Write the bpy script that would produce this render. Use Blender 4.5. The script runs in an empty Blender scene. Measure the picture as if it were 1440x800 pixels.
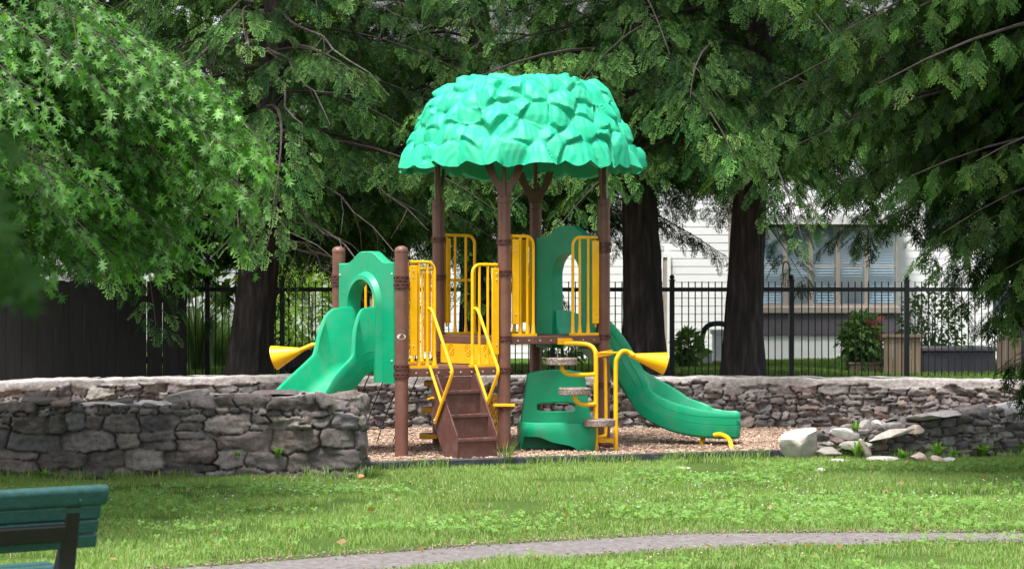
import bpy, math, random
import numpy as np
from mathutils import Vector, Matrix

random.seed(7)
RNG = np.random.default_rng(11)
S = bpy.context.scene
COL = S.collection
PI = math.pi
F = 3036.0            # focal length in photo pixels
CH = 1.6              # camera height
HOR = 420.0           # horizon row in the photo


def W(px, py, Y):     # point at distance Y seen at photo pixel
    return Vector(((px - 720) * Y / F, Y, CH - (py - HOR) * Y / F))


def WX(px, Y):
    return (px - 720) * Y / F


def WZ(py, Y):
    return CH - (py - HOR) * Y / F


# ------------------------------------------------------------------ helpers
def tag(o, label=None, cat=None, group=None, kind=None):
    if label: o['label'] = label
    if cat: o['category'] = cat
    if group: o['group'] = group
    if kind: o['kind'] = kind
    return o


def empty(name, loc=(0, 0, 0), rz=0, **kw):
    o = bpy.data.objects.new(name, None)
    COL.objects.link(o)
    o.location = loc
    o.rotation_euler = (0, 0, rz)
    o.empty_display_size = 0.1
    return tag(o, **kw)


def copy_tree(o, parent=None):
    c = o.copy()
    COL.objects.link(c)
    if parent is not None:
        c.parent = parent
    for ch in list(o.children):
        copy_tree(ch, c)
    return c


_BM = {}


def bolt(p, axis, parent, r=.010):
    m = MB(); m.lathe([(0, 0), (r, 0), (r * .8, r * .65), (0, r * .75)], p, 8, axis=axis)
    return m.build('bolt', M['bolt'], parent)


class MB:
    def __init__(s):
        s.v = []; s.f = []

    def add(s, vs, fs):
        n = len(s.v)
        s.v.extend([tuple(v) for v in vs])
        s.f.extend([tuple(i + n for i in f) for f in fs])
        return s

    def frame(s, o, ax, ay, az, lo, hi):
        o = Vector(o); ax = Vector(ax); ay = Vector(ay); az = Vector(az)
        vs = []
        for k in (lo[2], hi[2]):
            for (i, j) in ((lo[0], lo[1]), (hi[0], lo[1]), (hi[0], hi[1]), (lo[0], hi[1])):
                vs.append(o + ax * i + ay * j + az * k)
        return s.add(vs, [(3, 2, 1, 0), (4, 5, 6, 7), (0, 1, 5, 4), (1, 2, 6, 5), (2, 3, 7, 6), (3, 0, 4, 7)])

    def box(s, lo, hi):
        return s.frame((0, 0, 0), (1, 0, 0), (0, 1, 0), (0, 0, 1), lo, hi)

    def bar(s, a, b, w, h, up=(0, 0, 1)):
        a = Vector(a); b = Vector(b)
        d = (b - a); L = d.length; d.normalize()
        x = d.cross(Vector(up)); 
        if x.length < 1e-4: x = Vector((1, 0, 0))
        x.normalize(); y = x.cross(d)
        return s.frame(a, d, x, y, (0, -w / 2, -h / 2), (L, w / 2, h / 2))

    def prism(s, poly, o, ax, ay, az, t0, t1):
        o = Vector(o); ax = Vector(ax); ay = Vector(ay); az = Vector(az)
        n = len(poly)
        vs = [o + ax * p[0] + ay * p[1] + az * t0 for p in poly] + [o + ax * p[0] + ay * p[1] + az * t1 for p in poly]
        fs = [tuple(range(n - 1, -1, -1)), tuple(range(n, 2 * n))]
        for i in range(n):
            j = (i + 1) % n
            fs.append((i, j, n + j, n + i))
        return s.add(vs, fs)

    def tube(s, pts, r, seg=10, cap=True, closed=False):
        pts = [Vector(p) for p in pts]
        n = len(pts)
        rs = r if isinstance(r, (list, tuple)) else [r] * n
        tang = []
        for i in range(n):
            if closed:
                a = pts[(i + 1) % n] - pts[i - 1]
            else:
                a = pts[min(i + 1, n - 1)] - pts[max(i - 1, 0)]
            if a.length < 1e-9: a = Vector((0, 0, 1))
            tang.append(a.normalized())
        ref = Vector((0, 0, 1)) if abs(tang[0].z) < .9 else Vector((1, 0, 0))
        x = tang[0].cross(ref).normalized()
        vs = []
        for i in range(n):
            x = (x - tang[i] * x.dot(tang[i]))
            if x.length < 1e-6: x = tang[i].orthogonal()
            x.normalize()
            y = tang[i].cross(x)
            for k in range(seg):
                a = 2 * PI * k / seg
                vs.append(pts[i] + (x * math.cos(a) + y * math.sin(a)) * rs[i])
        fs = []
        m = n if closed else n - 1
        for i in range(m):
            j = (i + 1) % n
            for k in range(seg):
                l = (k + 1) % seg
                fs.append((i * seg + k, i * seg + l, j * seg + l, j * seg + k))
        if cap and not closed:
            fs.append(tuple(range(seg - 1, -1, -1)))
            fs.append(tuple(range((n - 1) * seg, n * seg)))
        return s.add(vs, fs)

    def lathe(s, prof, o=(0, 0, 0), seg=24, axis=(0, 0, 1)):
        o = Vector(o); az = Vector(axis).normalized()
        ax = az.orthogonal().normalized(); ay = az.cross(ax)
        vs = []
        for (r, z) in prof:
            for k in range(seg):
                a = 2 * PI * k / seg
                vs.append(o + ax * (r * math.cos(a)) + ay * (r * math.sin(a)) + az * z)
        fs = []
        for i in range(len(prof) - 1):
            for k in range(seg):
                l = (k + 1) % seg
                fs.append((i * seg + k, i * seg + l, (i + 1) * seg + l, (i + 1) * seg + k))
        return s.add(vs, fs)

    def ring(s, sections, closed_sec=True, cap=True):
        """loft: list of equal-length point loops"""
        n = len(sections[0]); vs = [p for sec in sections for p in sec]; fs = []
        for i in range(len(sections) - 1):
            for k in range(n if closed_sec else n - 1):
                l = (k + 1) % n
                fs.append((i * n + k, i * n + l, (i + 1) * n + l, (i + 1) * n + k))
        if cap and closed_sec:
            fs.append(tuple(range(n - 1, -1, -1)))
            m = (len(sections) - 1) * n
            fs.append(tuple(range(m, m + n)))
        return s.add(vs, fs)

    def build(s, name, m, parent=None, smooth=True, bevel=0, angle=38, seg=2, subsurf=0):
        me = bpy.data.meshes.new(name)
        me.from_pydata(s.v, [], s.f)
        o = bpy.data.objects.new(name, me)
        COL.objects.link(o)
        me.materials.append(m)
        import bmesh
        bm = bmesh.new(); bm.from_mesh(me)
        bmesh.ops.recalc_face_normals(bm, faces=bm.faces)
        bm.to_mesh(me); bm.free()
        if smooth:
            me.polygons.foreach_set('use_smooth', [True] * len(me.polygons))
            me.set_sharp_from_angle(angle=math.radians(angle))
        if bevel:
            b = o.modifiers.new('bevel', 'BEVEL'); b.width = bevel; b.segments = seg
            b.limit_method = 'ANGLE'; b.angle_limit = math.radians(30); b.harden_normals = False
        if subsurf:
            b = o.modifiers.new('sub', 'SUBSURF'); b.levels = subsurf; b.render_levels = subsurf
        if parent is not None:
            o.parent = parent
            pw = parent_world(parent)
            o.matrix_parent_inverse = pw.inverted()
        return o


def parent_world(p):
    m = p.matrix_basis.copy()
    q = p
    while q.parent is not None:
        m = q.parent.matrix_basis @ q.matrix_parent_inverse @ m
        q = q.parent
    # geometry is authored in world coordinates: parents that are meshes sit at identity
    return m


def np_mesh(name, V, T, m, C=None, parent=None, smooth=False, n=3):
    """V (N,3), T (M,n)"""
    V = np.ascontiguousarray(V, dtype=np.float32); T = np.ascontiguousarray(T, dtype=np.int32)
    me = bpy.data.meshes.new(name)
    me.vertices.add(len(V)); me.vertices.foreach_set('co', V.ravel())
    me.loops.add(T.size); me.loops.foreach_set('vertex_index', T.ravel())
    me.polygons.add(len(T)); me.polygons.foreach_set('loop_start', np.arange(0, T.size, n, dtype=np.int32))
    if smooth:
        me.polygons.foreach_set('use_smooth', np.ones(len(T), dtype=bool))
    me.update(calc_edges=True)
    if C is not None:
        at = me.attributes.new('tint', 'FLOAT_COLOR', 'POINT')
        C4 = np.ones((len(V), 4), dtype=np.float32); C4[:, :3] = C
        at.data.foreach_set('color', C4.ravel())
    me.materials.append(m)
    o = bpy.data.objects.new(name, me)
    COL.objects.link(o)
    if parent is not None:
        o.parent = parent
        o.matrix_parent_inverse = parent_world(parent).inverted()
    return o


def grid_faces(nr, nc, closed_c=False):
    r = np.arange(nr - 1)[:, None]; c = np.arange(nc if closed_c else nc - 1)[None, :]
    d = (c + 1) % nc
    a = r * nc + c; b = r * nc + d; e = (r + 1) * nc + d; f = (r + 1) * nc + c
    return np.stack([a, b, e, f], -1).reshape(-1, 4)


def hash3(i, j, k, seed=0):
    h = (i.astype(np.int64) * 374761393 + j.astype(np.int64) * 668265263 + k.astype(np.int64) * 2147483647 + seed * 974711) & 0xffffffff
    h = ((h ^ (h >> 13)) * 1274126177) & 0xffffffff
    h = (h ^ (h >> 16)) & 0xffffffff
    h = (h * 2246822519) & 0xffffffff
    return ((h ^ (h >> 15)) & 0xffffff) / float(0xffffff)


def vnoise(P, seed=0):
    P = np.asarray(P, dtype=np.float64)
    I = np.floor(P).astype(np.int64); f = P - I; f = f * f * (3 - 2 * f)
    r = 0
    for a in (0, 1):
        for b in (0, 1):
            for c in (0, 1):
                w = (f[..., 0] if a else 1 - f[..., 0]) * (f[..., 1] if b else 1 - f[..., 1]) * (f[..., 2] if c else 1 - f[..., 2])
                r = r + w * hash3(I[..., 0] + a, I[..., 1] + b, I[..., 2] + c, seed)
    return r * 2 - 1


def fbm(P, oct=4, seed=0):
    P = np.asarray(P, dtype=np.float64); r = 0; a = .5
    for o in range(oct):
        r = r + a * vnoise(P * (2.03 ** o), seed + o * 17); a *= .5
    return r


def sstep(a, b, x):
    t = np.clip((x - a) / (b - a), 0, 1)
    return t * t * (3 - 2 * t)


# ------------------------------------------------------------------ materials
def newmat(name):
    m = bpy.data.materials.new(name); m.use_nodes = True
    nt = m.node_tree; nt.nodes.clear()
    out = nt.nodes.new('ShaderNodeOutputMaterial')
    return m, nt, out


def N(nt, t, **kw):
    n = nt.nodes.new(t)
    for k, v in kw.items():
        setattr(n, k, v)
    return n


def coords(nt, scale=(1, 1, 1)):
    tc = N(nt, 'ShaderNodeTexCoord'); mp = N(nt, 'ShaderNodeMapping')
    mp.inputs['Scale'].default_value = scale
    nt.links.new(tc.outputs['Object'], mp.inputs['Vector'])
    return mp.outputs['Vector']


def noise(nt, vec, scale, detail=4, rough=.55):
    n = N(nt, 'ShaderNodeTexNoise')
    n.inputs['Scale'].default_value = scale; n.inputs['Detail'].default_value = detail
    n.inputs['Roughness'].default_value = rough
    nt.links.new(vec, n.inputs['Vector'])
    return n.outputs['Fac']


def ramp(nt, fac, stops):
    r = N(nt, 'ShaderNodeValToRGB')
    els = r.color_ramp.elements
    while len(els) < len(stops): els.new(.5)
    for e, (p, c) in zip(els, stops):
        e.position = p; e.color = (*c, 1)
    nt.links.new(fac, r.inputs['Fac'])
    return r.outputs['Color']


def surf(name, stops, scale=6, rough=.6, bump=0.0, bscale=40, stretch=(1, 1, 1), spec=.4, detail=4, rvar=0.0, coat=0.0, sss=0, dirt=0.0, dirtc=(.26, .22, .17)):
    m, nt, out = newmat(name)
    v = coords(nt, stretch)
    col = ramp(nt, noise(nt, v, scale, detail), stops)
    b = N(nt, 'ShaderNodeBsdfPrincipled')
    if dirt:
        f1 = N(nt, 'ShaderNodeMapRange'); f1.inputs['From Min'].default_value = .48; f1.inputs['From Max'].default_value = .78
        f1.inputs['To Max'].default_value = dirt
        nt.links.new(noise(nt, v, 4.5, 8, .72), f1.inputs['Value'])
        f2 = N(nt, 'ShaderNodeMapRange'); f2.inputs['From Min'].default_value = .62; f2.inputs['From Max'].default_value = .70
        f2.inputs['To Max'].default_value = dirt * 1.1
        nt.links.new(noise(nt, coords(nt, (14, 14, 40)), 2.2, 6, .7), f2.inputs['Value'])
        ad = N(nt, 'ShaderNodeMath', operation='ADD'); ad.use_clamp = True
        nt.links.new(f1.outputs[0], ad.inputs[0]); nt.links.new(f2.outputs[0], ad.inputs[1])
        md = N(nt, 'ShaderNodeMix', data_type='RGBA'); nt.links.new(ad.outputs[0], md.inputs[0])
        nt.links.new(col, md.inputs[6]); md.inputs[7].default_value = (*dirtc, 1)
        col = md.outputs[2]
    nt.links.new(col, b.inputs['Base Color'])
    b.inputs['Roughness'].default_value = rough
    b.inputs['Specular IOR Level'].default_value = spec
    b.inputs['Coat Weight'].default_value = coat
    if rvar:
        mr = N(nt, 'ShaderNodeMapRange')
        mr.inputs['To Min'].default_value = max(.05, rough - rvar); mr.inputs['To Max'].default_value = min(1, rough + rvar)
        nt.links.new(noise(nt, v, scale * 2.3, 3), mr.inputs['Value'])
        nt.links.new(mr.outputs['Result'], b.inputs['Roughness'])
    if bump:
        bp = N(nt, 'ShaderNodeBump'); bp.inputs['Strength'].default_value = bump
        bp.inputs['Distance'].default_value = .02
        nt.links.new(noise(nt, v, bscale, 5, .65), bp.inputs['Height'])
        nt.links.new(bp.outputs['Normal'], b.inputs['Normal'])
    nt.links.new(b.outputs['BSDF'], out.inputs['Surface'])
    return m


def paint(name, c, rough=.4, var=.12, **kw):
    lo = tuple(x * (1 - var) for x in c); hi = tuple(min(1, x * (1 + var)) for x in c)
    return surf(name, [(.3, lo), (.7, hi)], scale=kw.pop('scale', 5), rough=rough, **kw)


def leafmat(name, trans=.35, rough=.5, gloss=.12, tc=(1.25, 1.35, .5)):
    m, nt, out = newmat(name)
    a = N(nt, 'ShaderNodeAttribute'); a.attribute_name = 'tint'
    b = N(nt, 'ShaderNodeBsdfPrincipled')
    b.inputs['Roughness'].default_value = rough; b.inputs['Specular IOR Level'].default_value = gloss * 3
    nt.links.new(a.outputs['Color'], b.inputs['Base Color'])
    t = N(nt, 'ShaderNodeBsdfTranslucent')
    mx = N(nt, 'ShaderNodeMix', data_type='RGBA', blend_type='MULTIPLY')
    mx.inputs[0].default_value = 1
    nt.links.new(a.outputs['Color'], mx.inputs[6]); mx.inputs[7].default_value = (*tc, 1)
    nt.links.new(mx.outputs[2], t.inputs['Color'])
    ms = N(nt, 'ShaderNodeMixShader'); ms.inputs[0].default_value = trans
    nt.links.new(b.outputs[0], ms.inputs[1]); nt.links.new(t.outputs[0], ms.inputs[2])
    nt.links.new(ms.outputs[0], out.inputs['Surface'])
    return m


def tintmat(name, rough=.85, bump=.6, bscale=60, var=.35, vscale=18, spec=.25):
    """colour from the 'tint' attribute times a fine mottle"""
    m, nt, out = newmat(name)
    v = coords(nt)
    a = N(nt, 'ShaderNodeAttribute'); a.attribute_name = 'tint'
    mot = ramp(nt, noise(nt, v, vscale, 6, .7), [(.25, (1 - var,) * 3), (.75, (1 + var * .6,) * 3)])
    mx = N(nt, 'ShaderNodeMix', data_type='RGBA', blend_type='MULTIPLY'); mx.inputs[0].default_value = 1
    nt.links.new(a.outputs['Color'], mx.inputs[6]); nt.links.new(mot, mx.inputs[7])
    b = N(nt, 'ShaderNodeBsdfPrincipled'); b.inputs['Roughness'].default_value = rough
    b.inputs['Specular IOR Level'].default_value = spec
    nt.links.new(mx.outputs[2], b.inputs['Base Color'])
    if bump:
        bp = N(nt, 'ShaderNodeBump'); bp.inputs['Strength'].default_value = bump; bp.inputs['Distance'].default_value = .015
        nt.links.new(noise(nt, v, bscale, 6, .7), bp.inputs['Height'])
        nt.links.new(bp.outputs['Normal'], b.inputs['Normal'])
    nt.links.new(b.outputs[0], out.inputs['Surface'])
    return m


M = {}
M['green'] = paint('green_plastic', (.004, .30, .145), rough=.36, var=.1, scale=3, bump=.05, bscale=220, rvar=.14, dirt=.22)
M['turquoise'] = paint('turquoise_plastic', (.008, .40, .215), rough=.6, var=.14, scale=4, bump=.08, bscale=90, rvar=.1, dirt=.12)
M['yellow'] = paint('yellow_coated_steel', (.93, .47, .003), rough=.35, var=.07, scale=9, rvar=.1, dirt=.12)
M['brown'] = paint('brown_coated_steel', (.145, .062, .045), rough=.42, var=.16, scale=7, rvar=.12, bump=.04, bscale=160, dirt=.22)
M['brown_deck'] = paint('brown_rubber_deck', (.10, .040, .033), rough=.55, var=.15, scale=12, bump=.1, bscale=120, dirt=.35)
M['clamp'] = paint('brown_clamp', (.085, .03, .024), rough=.4, var=.2, scale=20)
M['steel'] = paint('galvanised_steel', (.45, .45, .44), rough=.4, var=.2, scale=20)
M['bolt'] = paint('bolt_steel', (.5, .48, .45), rough=.3, var=.2, scale=60)
M['rope'] = surf('black_rope', [(.3, (.01, .01, .01)), (.7, (.035, .035, .035))], scale=120, rough=.85, bump=.4, bscale=300)
M['log'] = surf('speckled_log_plastic', [(.35, (.07, .05, .042)), (.5, (.20, .155, .13)), (.68, (.36, .30, .26))], scale=70, rough=.7, bump=.3, bscale=90)
M['sticker'] = paint('oval_sticker', (.55, .53, .5), rough=.35)
M['emboss'] = paint('yellow_emboss', (.62, .30, .002), rough=.4)
M['edging'] = surf('black_edging', [(.3, (.016, .018, .022)), (.7, (.045, .05, .06))], scale=9, rough=.55, bump=.2)
M['bench_wood'] = surf('teal_bench_paint', [(.3, (.012, .050, .048)), (.55, (.018, .072, .068)), (.8, (.030, .098, .094))], scale=10, rough=.45, stretch=(1, 6, 6), bump=.2, bscale=30, rvar=.15, dirt=.18, dirtc=(.02, .03, .03))
M['bench_iron'] = paint('black_bench_iron', (.012, .010, .011), rough=.5, var=.3, bump=.15)
M['stone'] = tintmat('dry_stone', rough=.9, bump=1.0, bscale=48, var=.6, vscale=19)
M['rock'] = tintmat('loose_rock', rough=.88, bump=.7, bscale=40, var=.38, vscale=12)
M['chips'] = tintmat('wood_chips', rough=.85, bump=0, var=.3, vscale=60)
M['mulch'] = surf('mulch_ground', [(.25, (.16, .095, .062)), (.5, (.34, .22, .155)), (.75, (.47, .33, .245))], scale=55, rough=.95, bump=.9, bscale=70, detail=6)
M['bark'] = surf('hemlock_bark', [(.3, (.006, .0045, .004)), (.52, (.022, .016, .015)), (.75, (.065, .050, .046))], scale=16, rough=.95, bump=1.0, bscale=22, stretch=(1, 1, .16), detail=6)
M['branch'] = surf('dark_branch', [(.3, (.018, .013, .011)), (.7, (.055, .042, .036))], scale=25, rough=.95)
M['twig'] = surf('grey_twig', [(.3, (.05, .04, .035)), (.7, (.17, .145, .13))], scale=30, rough=.9)
M['hemlock'] = leafmat('hemlock_needles', trans=.22, rough=.7, gloss=.03)
M['cedar'] = leafmat('cedar_foliage', trans=.25, rough=.7, gloss=.03)
M['oak'] = leafmat('oak_leaves', trans=.42, rough=.42, gloss=.10, tc=(1.0, 1.25, .5))
M['far_leaf'] = leafmat('far_leaves', trans=.45, rough=.6, gloss=.05)
M['grass'] = leafmat('grass_blades', trans=.4, rough=.6, gloss=.08)
M['weed'] = leafmat('weed_leaves', trans=.4, rough=.5, gloss=.1)
M['petal'] = leafmat('petals', trans=.3, rough=.6, gloss=.05, tc=(1, 1, 1))
M['black_iron'] = paint('black_iron', (.010, .010, .012), rough=.45, var=.3)
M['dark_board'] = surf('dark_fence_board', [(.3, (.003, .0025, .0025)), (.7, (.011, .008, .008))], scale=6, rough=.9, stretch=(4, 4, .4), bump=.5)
M['siding'] = paint('white_siding', (.78, .79, .80), rough=.6, var=.04, scale=2)
M['trim_white'] = paint('white_trim', (.80, .80, .80), rough=.5, var=.04)
M['trim_beige'] = paint('beige_trim', (.36, .31, .27), rough=.6, var=.1)
M['band'] = paint('grey_band', (.105, .095, .11), rough=.7, var=.12)
M['stucco'] = paint('white_stucco', (.80, .80, .80), rough=.9, var=.05, bump=.2, bscale=40)
M['roof'] = surf('grey_shingle', [(.3, (.06, .06, .065)), (.7, (.14, .14, .145))], scale=12, rough=.9, bump=.5)
M['board_tan'] = surf('tan_boards', [(.3, (.17, .12, .08)), (.7, (.32, .235, .165))], scale=5, rough=.8, stretch=(5, 5, .5), bump=.3)
M['crate_dark'] = paint('dark_grey_panel', (.045, .045, .055), rough=.6, var=.2)
M['dark'] = paint('dark_hose', (.012, .012, .014), rough=.6, var=.2)


def glassmat():
    m, nt, out = newmat('window_glass')
    b = N(nt, 'ShaderNodeBsdfPrincipled')
    b.inputs['Base Color'].default_value = (.75, .85, .92, 1); b.inputs['Roughness'].default_value = .05
    t = N(nt, 'ShaderNodeBsdfTransparent'); t.inputs['Color'].default_value = (.85, .92, .96, 1)
    g = N(nt, 'ShaderNodeBsdfGlossy'); g.inputs['Roughness'].default_value = .03
    ms = N(nt, 'ShaderNodeMixShader'); ms.inputs[0].default_value = .10
    nt.links.new(t.outputs[0], ms.inputs[1]); nt.links.new(g.outputs[0], ms.inputs[2])
    nt.links.new(ms.outputs[0], out.inputs['Surface'])
    return m


M['glass'] = glassmat()
M['blind'] = paint('blue_grey_blind', (.74, .80, .86), rough=.6, var=.06)


def ground_mat():
    m, nt, out = newmat('lawn_soil')
    v = coords(nt)
    c1 = ramp(nt, noise(nt, v, 35, 6, .7), [(.3, (.030, .055, .014)), (.55, (.060, .105, .026)), (.8, (.11, .16, .05))])
    c2 = ramp(nt, noise(nt, v, 1.3, 4), [(.35, (.85, .9, .8)), (.62, (1.15, 1.08, 1.0)), (.75, (1.5, 1.15, .95))])
    mx = N(nt, 'ShaderNodeMix', data_type='RGBA', blend_type='MULTIPLY'); mx.inputs[0].default_value = 1
    nt.links.new(c1, mx.inputs[6]); nt.links.new(c2, mx.inputs[7])
    b = N(nt, 'ShaderNodeBsdfPrincipled'); b.inputs['Roughness'].default_value = 1
    b.inputs['Specular IOR Level'].default_value = .05
    nt.links.new(mx.outputs[2], b.inputs['Base Color'])
    bp = N(nt, 'ShaderNodeBump'); bp.inputs['Strength'].default_value = .6; bp.inputs['Distance'].default_value = .03
    nt.links.new(noise(nt, v, 60, 5), bp.inputs['Height']); nt.links.new(bp.outputs[0], b.inputs['Normal'])
    nt.links.new(b.outputs[0], out.inputs['Surface'])
    return m


M['ground'] = ground_mat()
M['path'] = surf('worn_asphalt', [(.25, (.085, .075, .074)), (.5, (.15, .134, .132)), (.78, (.25, .225, .22))], scale=26, rough=.95, bump=.6, bscale=120, detail=8)

# ------------------------------------------------------------------ terrain
WALL_C = [(-8.6, 21.4), (-7.6, 22.8), (-6.3, 24.3), (-5.0, 25.5), (-3.6, 26.2), (-1.5, 26.45), (0.5, 26.5), (3.0, 26.35), (4.9, 25.95),
          (6.0, 25.2), (6.4, 24.2), (6.1, 23.2), (5.3, 22.55), (4.4, 22.15), (3.35, 21.85)]


def catmull(pts, n=40, closed=False):
    P = [Vector((*p, 0)) if len(p) == 2 else Vector(p) for p in pts]
    Q = [P[0] * 2 - P[1]] + P + [P[-1] * 2 - P[-2]]
    out = []
    for i in range(1, len(Q) - 2):
        a, b, c, d = Q[i - 1], Q[i], Q[i + 1], Q[i + 2]
        for k in range(n):
            t = k / n
            out.append(.5 * ((2 * b) + (c - a) * t + (2 * a - 5 * b + 4 * c - d) * t * t + (3 * b - a - 3 * c + d) * t ** 3))
    out.append(P[-1])
    return out


_bw = catmull(WALL_C, 30)
_bx = np.array([p.x for p in _bw if p.y > 24.0 or p.x < -4]); _by = np.array([p.y for p in _bw if p.y > 24.0 or p.x < -4])
_k = np.argmax(_bx); _bx = _bx[:_k + 1]; _by = _by[:_k + 1]


def yback(x):
    return np.interp(x, _bx, _by)


UP = 0.50


def gz(x, y):
    x = np.asarray(x, float); y = np.asarray(y, float)
    yb = yback(x)
    wd = np.where((x > -8.5) & (x < 6.3), .14, 1.2)
    z = UP * sstep(-wd, wd, y - yb)
    z = z + sstep(0.3, 6, y - yb) * .06 * vnoise(np.stack([x * .5, y * .5, x * 0], -1), 5)
    return z


xs = np.concatenate([np.linspace(-90, -12, 25), np.linspace(-11.5, 10, 180), np.linspace(11, 90, 25)])
ys = np.concatenate([np.linspace(-25, 11, 20), np.linspace(11.5, 20.5, 40), np.linspace(20.6, 28, 110), np.linspace(28.3, 45, 40), np.linspace(47, 220, 30)])
GX, GY = np.meshgrid(xs, ys)
GZ = gz(GX, GY)
g = np_mesh('ground', np.stack([GX, GY, GZ], -1).reshape(-1, 3), grid_faces(len(ys), len(xs)), M['ground'], smooth=True, n=4)
tag(g, kind='structure')

# path across the lawn
PU = [(-6.5, 9.6), (-3.6, 11.6), (-1.47, 13.13), (-.72, 13.62), (0, 14.05), (1.36, 14.68), (3.45, 14.66), (6, 14.5), (12, 14.4)]
PL = [(-6.5, 8.4), (-3.0, 10.6), (-.42, 12.86), (.35, 13.28), (1.26, 13.76), (1.97, 13.95), (3.39, 14.14), (6, 13.8), (12, 13.5)]
pu = catmull(PU, 14); pl = catmull(PL, 14)
V = []; rows = 5
for a, b in zip(pu, pl):
    for k in range(rows):
        q = a.lerp(b, k / (rows - 1))
        j = .05 * float(vnoise(np.array([q.x * 3, q.y * 3, k * .0]))) if k in (0, rows - 1) else 0
        V.append((q.x, q.y + j, .008 + (.014 if 0 < k < rows - 1 else 0)))
pth = np_mesh('path', np.array(V), grid_faces(len(pu), rows), M['path'], smooth=True, n=4)
tag(pth, kind='structure')
PUx = np.array([p.x for p in pu]); PUy = np.array([p.y for p in pu]); PLx = np.array([p.x for p in pl]); PLy = np.array([p.y for p in pl])


def on_path(x, y, m=0.0):
    return (y < np.interp(x, PUx, PUy) - m) & (y > np.interp(x, PLx, PLy) + m)


# mulch bed
MFX = [-9, -5.2, -1.37, -1.3, 2.63, 3.3, 4.4, 5.3, 6.0]; MFY = [19.55, 19.7, 20.0, 20.09, 21.62, 21.9, 22.2, 22.6, 23.2]


def mfront(x):
    return np.interp(x, MFX, MFY)


def mulch_z(x, y):
    return .02 + .03 * fbm(np.stack([x * 1.2, y * 1.2, x * 0], -1), 3, 3) + .015


mx_ = np.linspace(-8.0, 6.0, 200); mt = np.linspace(0, 1, 90)
MX, MT = np.meshgrid(mx_, mt)
f0 = mfront(MX); b0 = yback(MX)
MY = f0 + (b0 - f0) * MT
MZ = np.maximum(mulch_z(MX, MY), .012)
mul = np_mesh('mulch_bed', np.stack([MX, MY, MZ], -1).reshape(-1, 3), grid_faces(90, 200), M['mulch'], smooth=True, n=4)
tag(mul, kind='structure')


# ------------------------------------------------------------------ scatter builder
def scatter(name, TV, TF, pos, X, Y, Z, size, col, m, parent=None, tipcol=None, tip=None):
    """TV template verts (t,3), TF (f,3); frames X,Y,Z (N,3), size (N,) or (N,3); col (N,3)"""
    Nn = len(pos); t = len(TV)
    size = np.asarray(size)
    if size.ndim == 1: size = np.repeat(size[:, None], 3, 1)
    L = TV[None] * size[:, None, :]
    V = pos[:, None, :] + L[..., 0:1] * X[:, None] + L[..., 1:2] * Y[:, None] + L[..., 2:3] * Z[:, None]
    T = (TF[None] + (np.arange(Nn) * t)[:, None, None]).reshape(-1, TF.shape[1])
    C = np.repeat(col[:, None, :], t, 1)
    if tip is not None:
        C = C * (1 - tip[None, :, None]) + (tipcol[:, None, :] if tipcol.ndim == 2 else tipcol[None, None]) * tip[None, :, None]
    return np_mesh(name, V.reshape(-1, 3), T, m, C.reshape(-1, 3), parent, n=TF.shape[1])


def unit(a):
    return a / np.maximum(np.linalg.norm(a, axis=-1, keepdims=True), 1e-9)


def frames(D, U):
    X = unit(D); Y = unit(np.cross(U, X)); Z = np.cross(X, Y)
    return X, Y, Z


def rand_unit(n):
    a = RNG.normal(size=(n, 3)); return unit(a)


# ---- chips on the mulch
n = 46000
cx = RNG.uniform(-5.6, 5.6, n); cy = mfront(cx) + RNG.beta(1, 1.5, n) * (yback(cx) - .15 - mfront(cx))
cz = np.maximum(mulch_z(cx, cy), .012) + RNG.uniform(-.004, .012, n)
box_v = np.array([[x, y, z] for z in (-.5, .5) for (x, y) in ((-.5, -.5), (.5, -.35), (.42, .5), (-.4, .4))])
box_f = np.array([(3, 2, 1, 0), (4, 5, 6, 7), (0, 1, 5, 4), (1, 2, 6, 5), (2, 3, 7, 6), (3, 0, 4, 7)])
D = np.stack([RNG.normal(size=n), RNG.normal(size=n), RNG.normal(size=n) * .25], -1)
X_, Y_, Z_ = frames(D, np.array([0, 0, 1.]) + RNG.normal(size=(n, 3)) * .35)
sz = np.stack([RNG.uniform(.025, .085, n), RNG.uniform(.010, .026, n), RNG.uniform(.004, .010, n)], -1)
k = RNG.uniform(0, 1, (n, 1))
cc = np.array([.20, .115, .075]) * (1 - k) + np.array([.55, .42, .325]) * k
cc *= RNG.uniform(.75, 1.1, (n, 1))
o = scatter('wood_chips', box_v, box_f, np.stack([cx, cy, cz], -1), X_, Y_, Z_, sz, cc, M['chips'])
tag(o, kind='stuff')


n = 3200
gx = RNG.uniform(-5, 7, n); top = RNG.random(n) < .6
gy = np.where(top, np.interp(gx, PUx, PUy) + RNG.normal(size=n) * .07, np.where(RNG.random(n) < .5, np.interp(gx, PLx, PLy) + RNG.normal(size=n) * .06, np.interp(gx, PLx, PLy) + RNG.random(n) * (np.interp(gx, PUx, PUy) - np.interp(gx, PLx, PLy))))
X_, Y_, Z_ = frames(RNG.normal(size=(n, 3)) * np.array([1, 1, .2]), np.array([0, 0, 1.]) + RNG.normal(size=(n, 3)) * .3)
sz = RNG.uniform(.006, .02, n)[:, None] * np.array([1, .7, .45]); k = RNG.uniform(0, 1, (n, 1))
cc = np.array([.10, .058, .042]) * (1 - k) + np.array([.32, .25, .21]) * k
o = scatter('path_grit', box_v, box_f, np.stack([gx, gy, np.full(n, .022)], -1), X_, Y_, Z_, sz, cc, M['chips'])
tag(o, kind='stuff')

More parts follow.
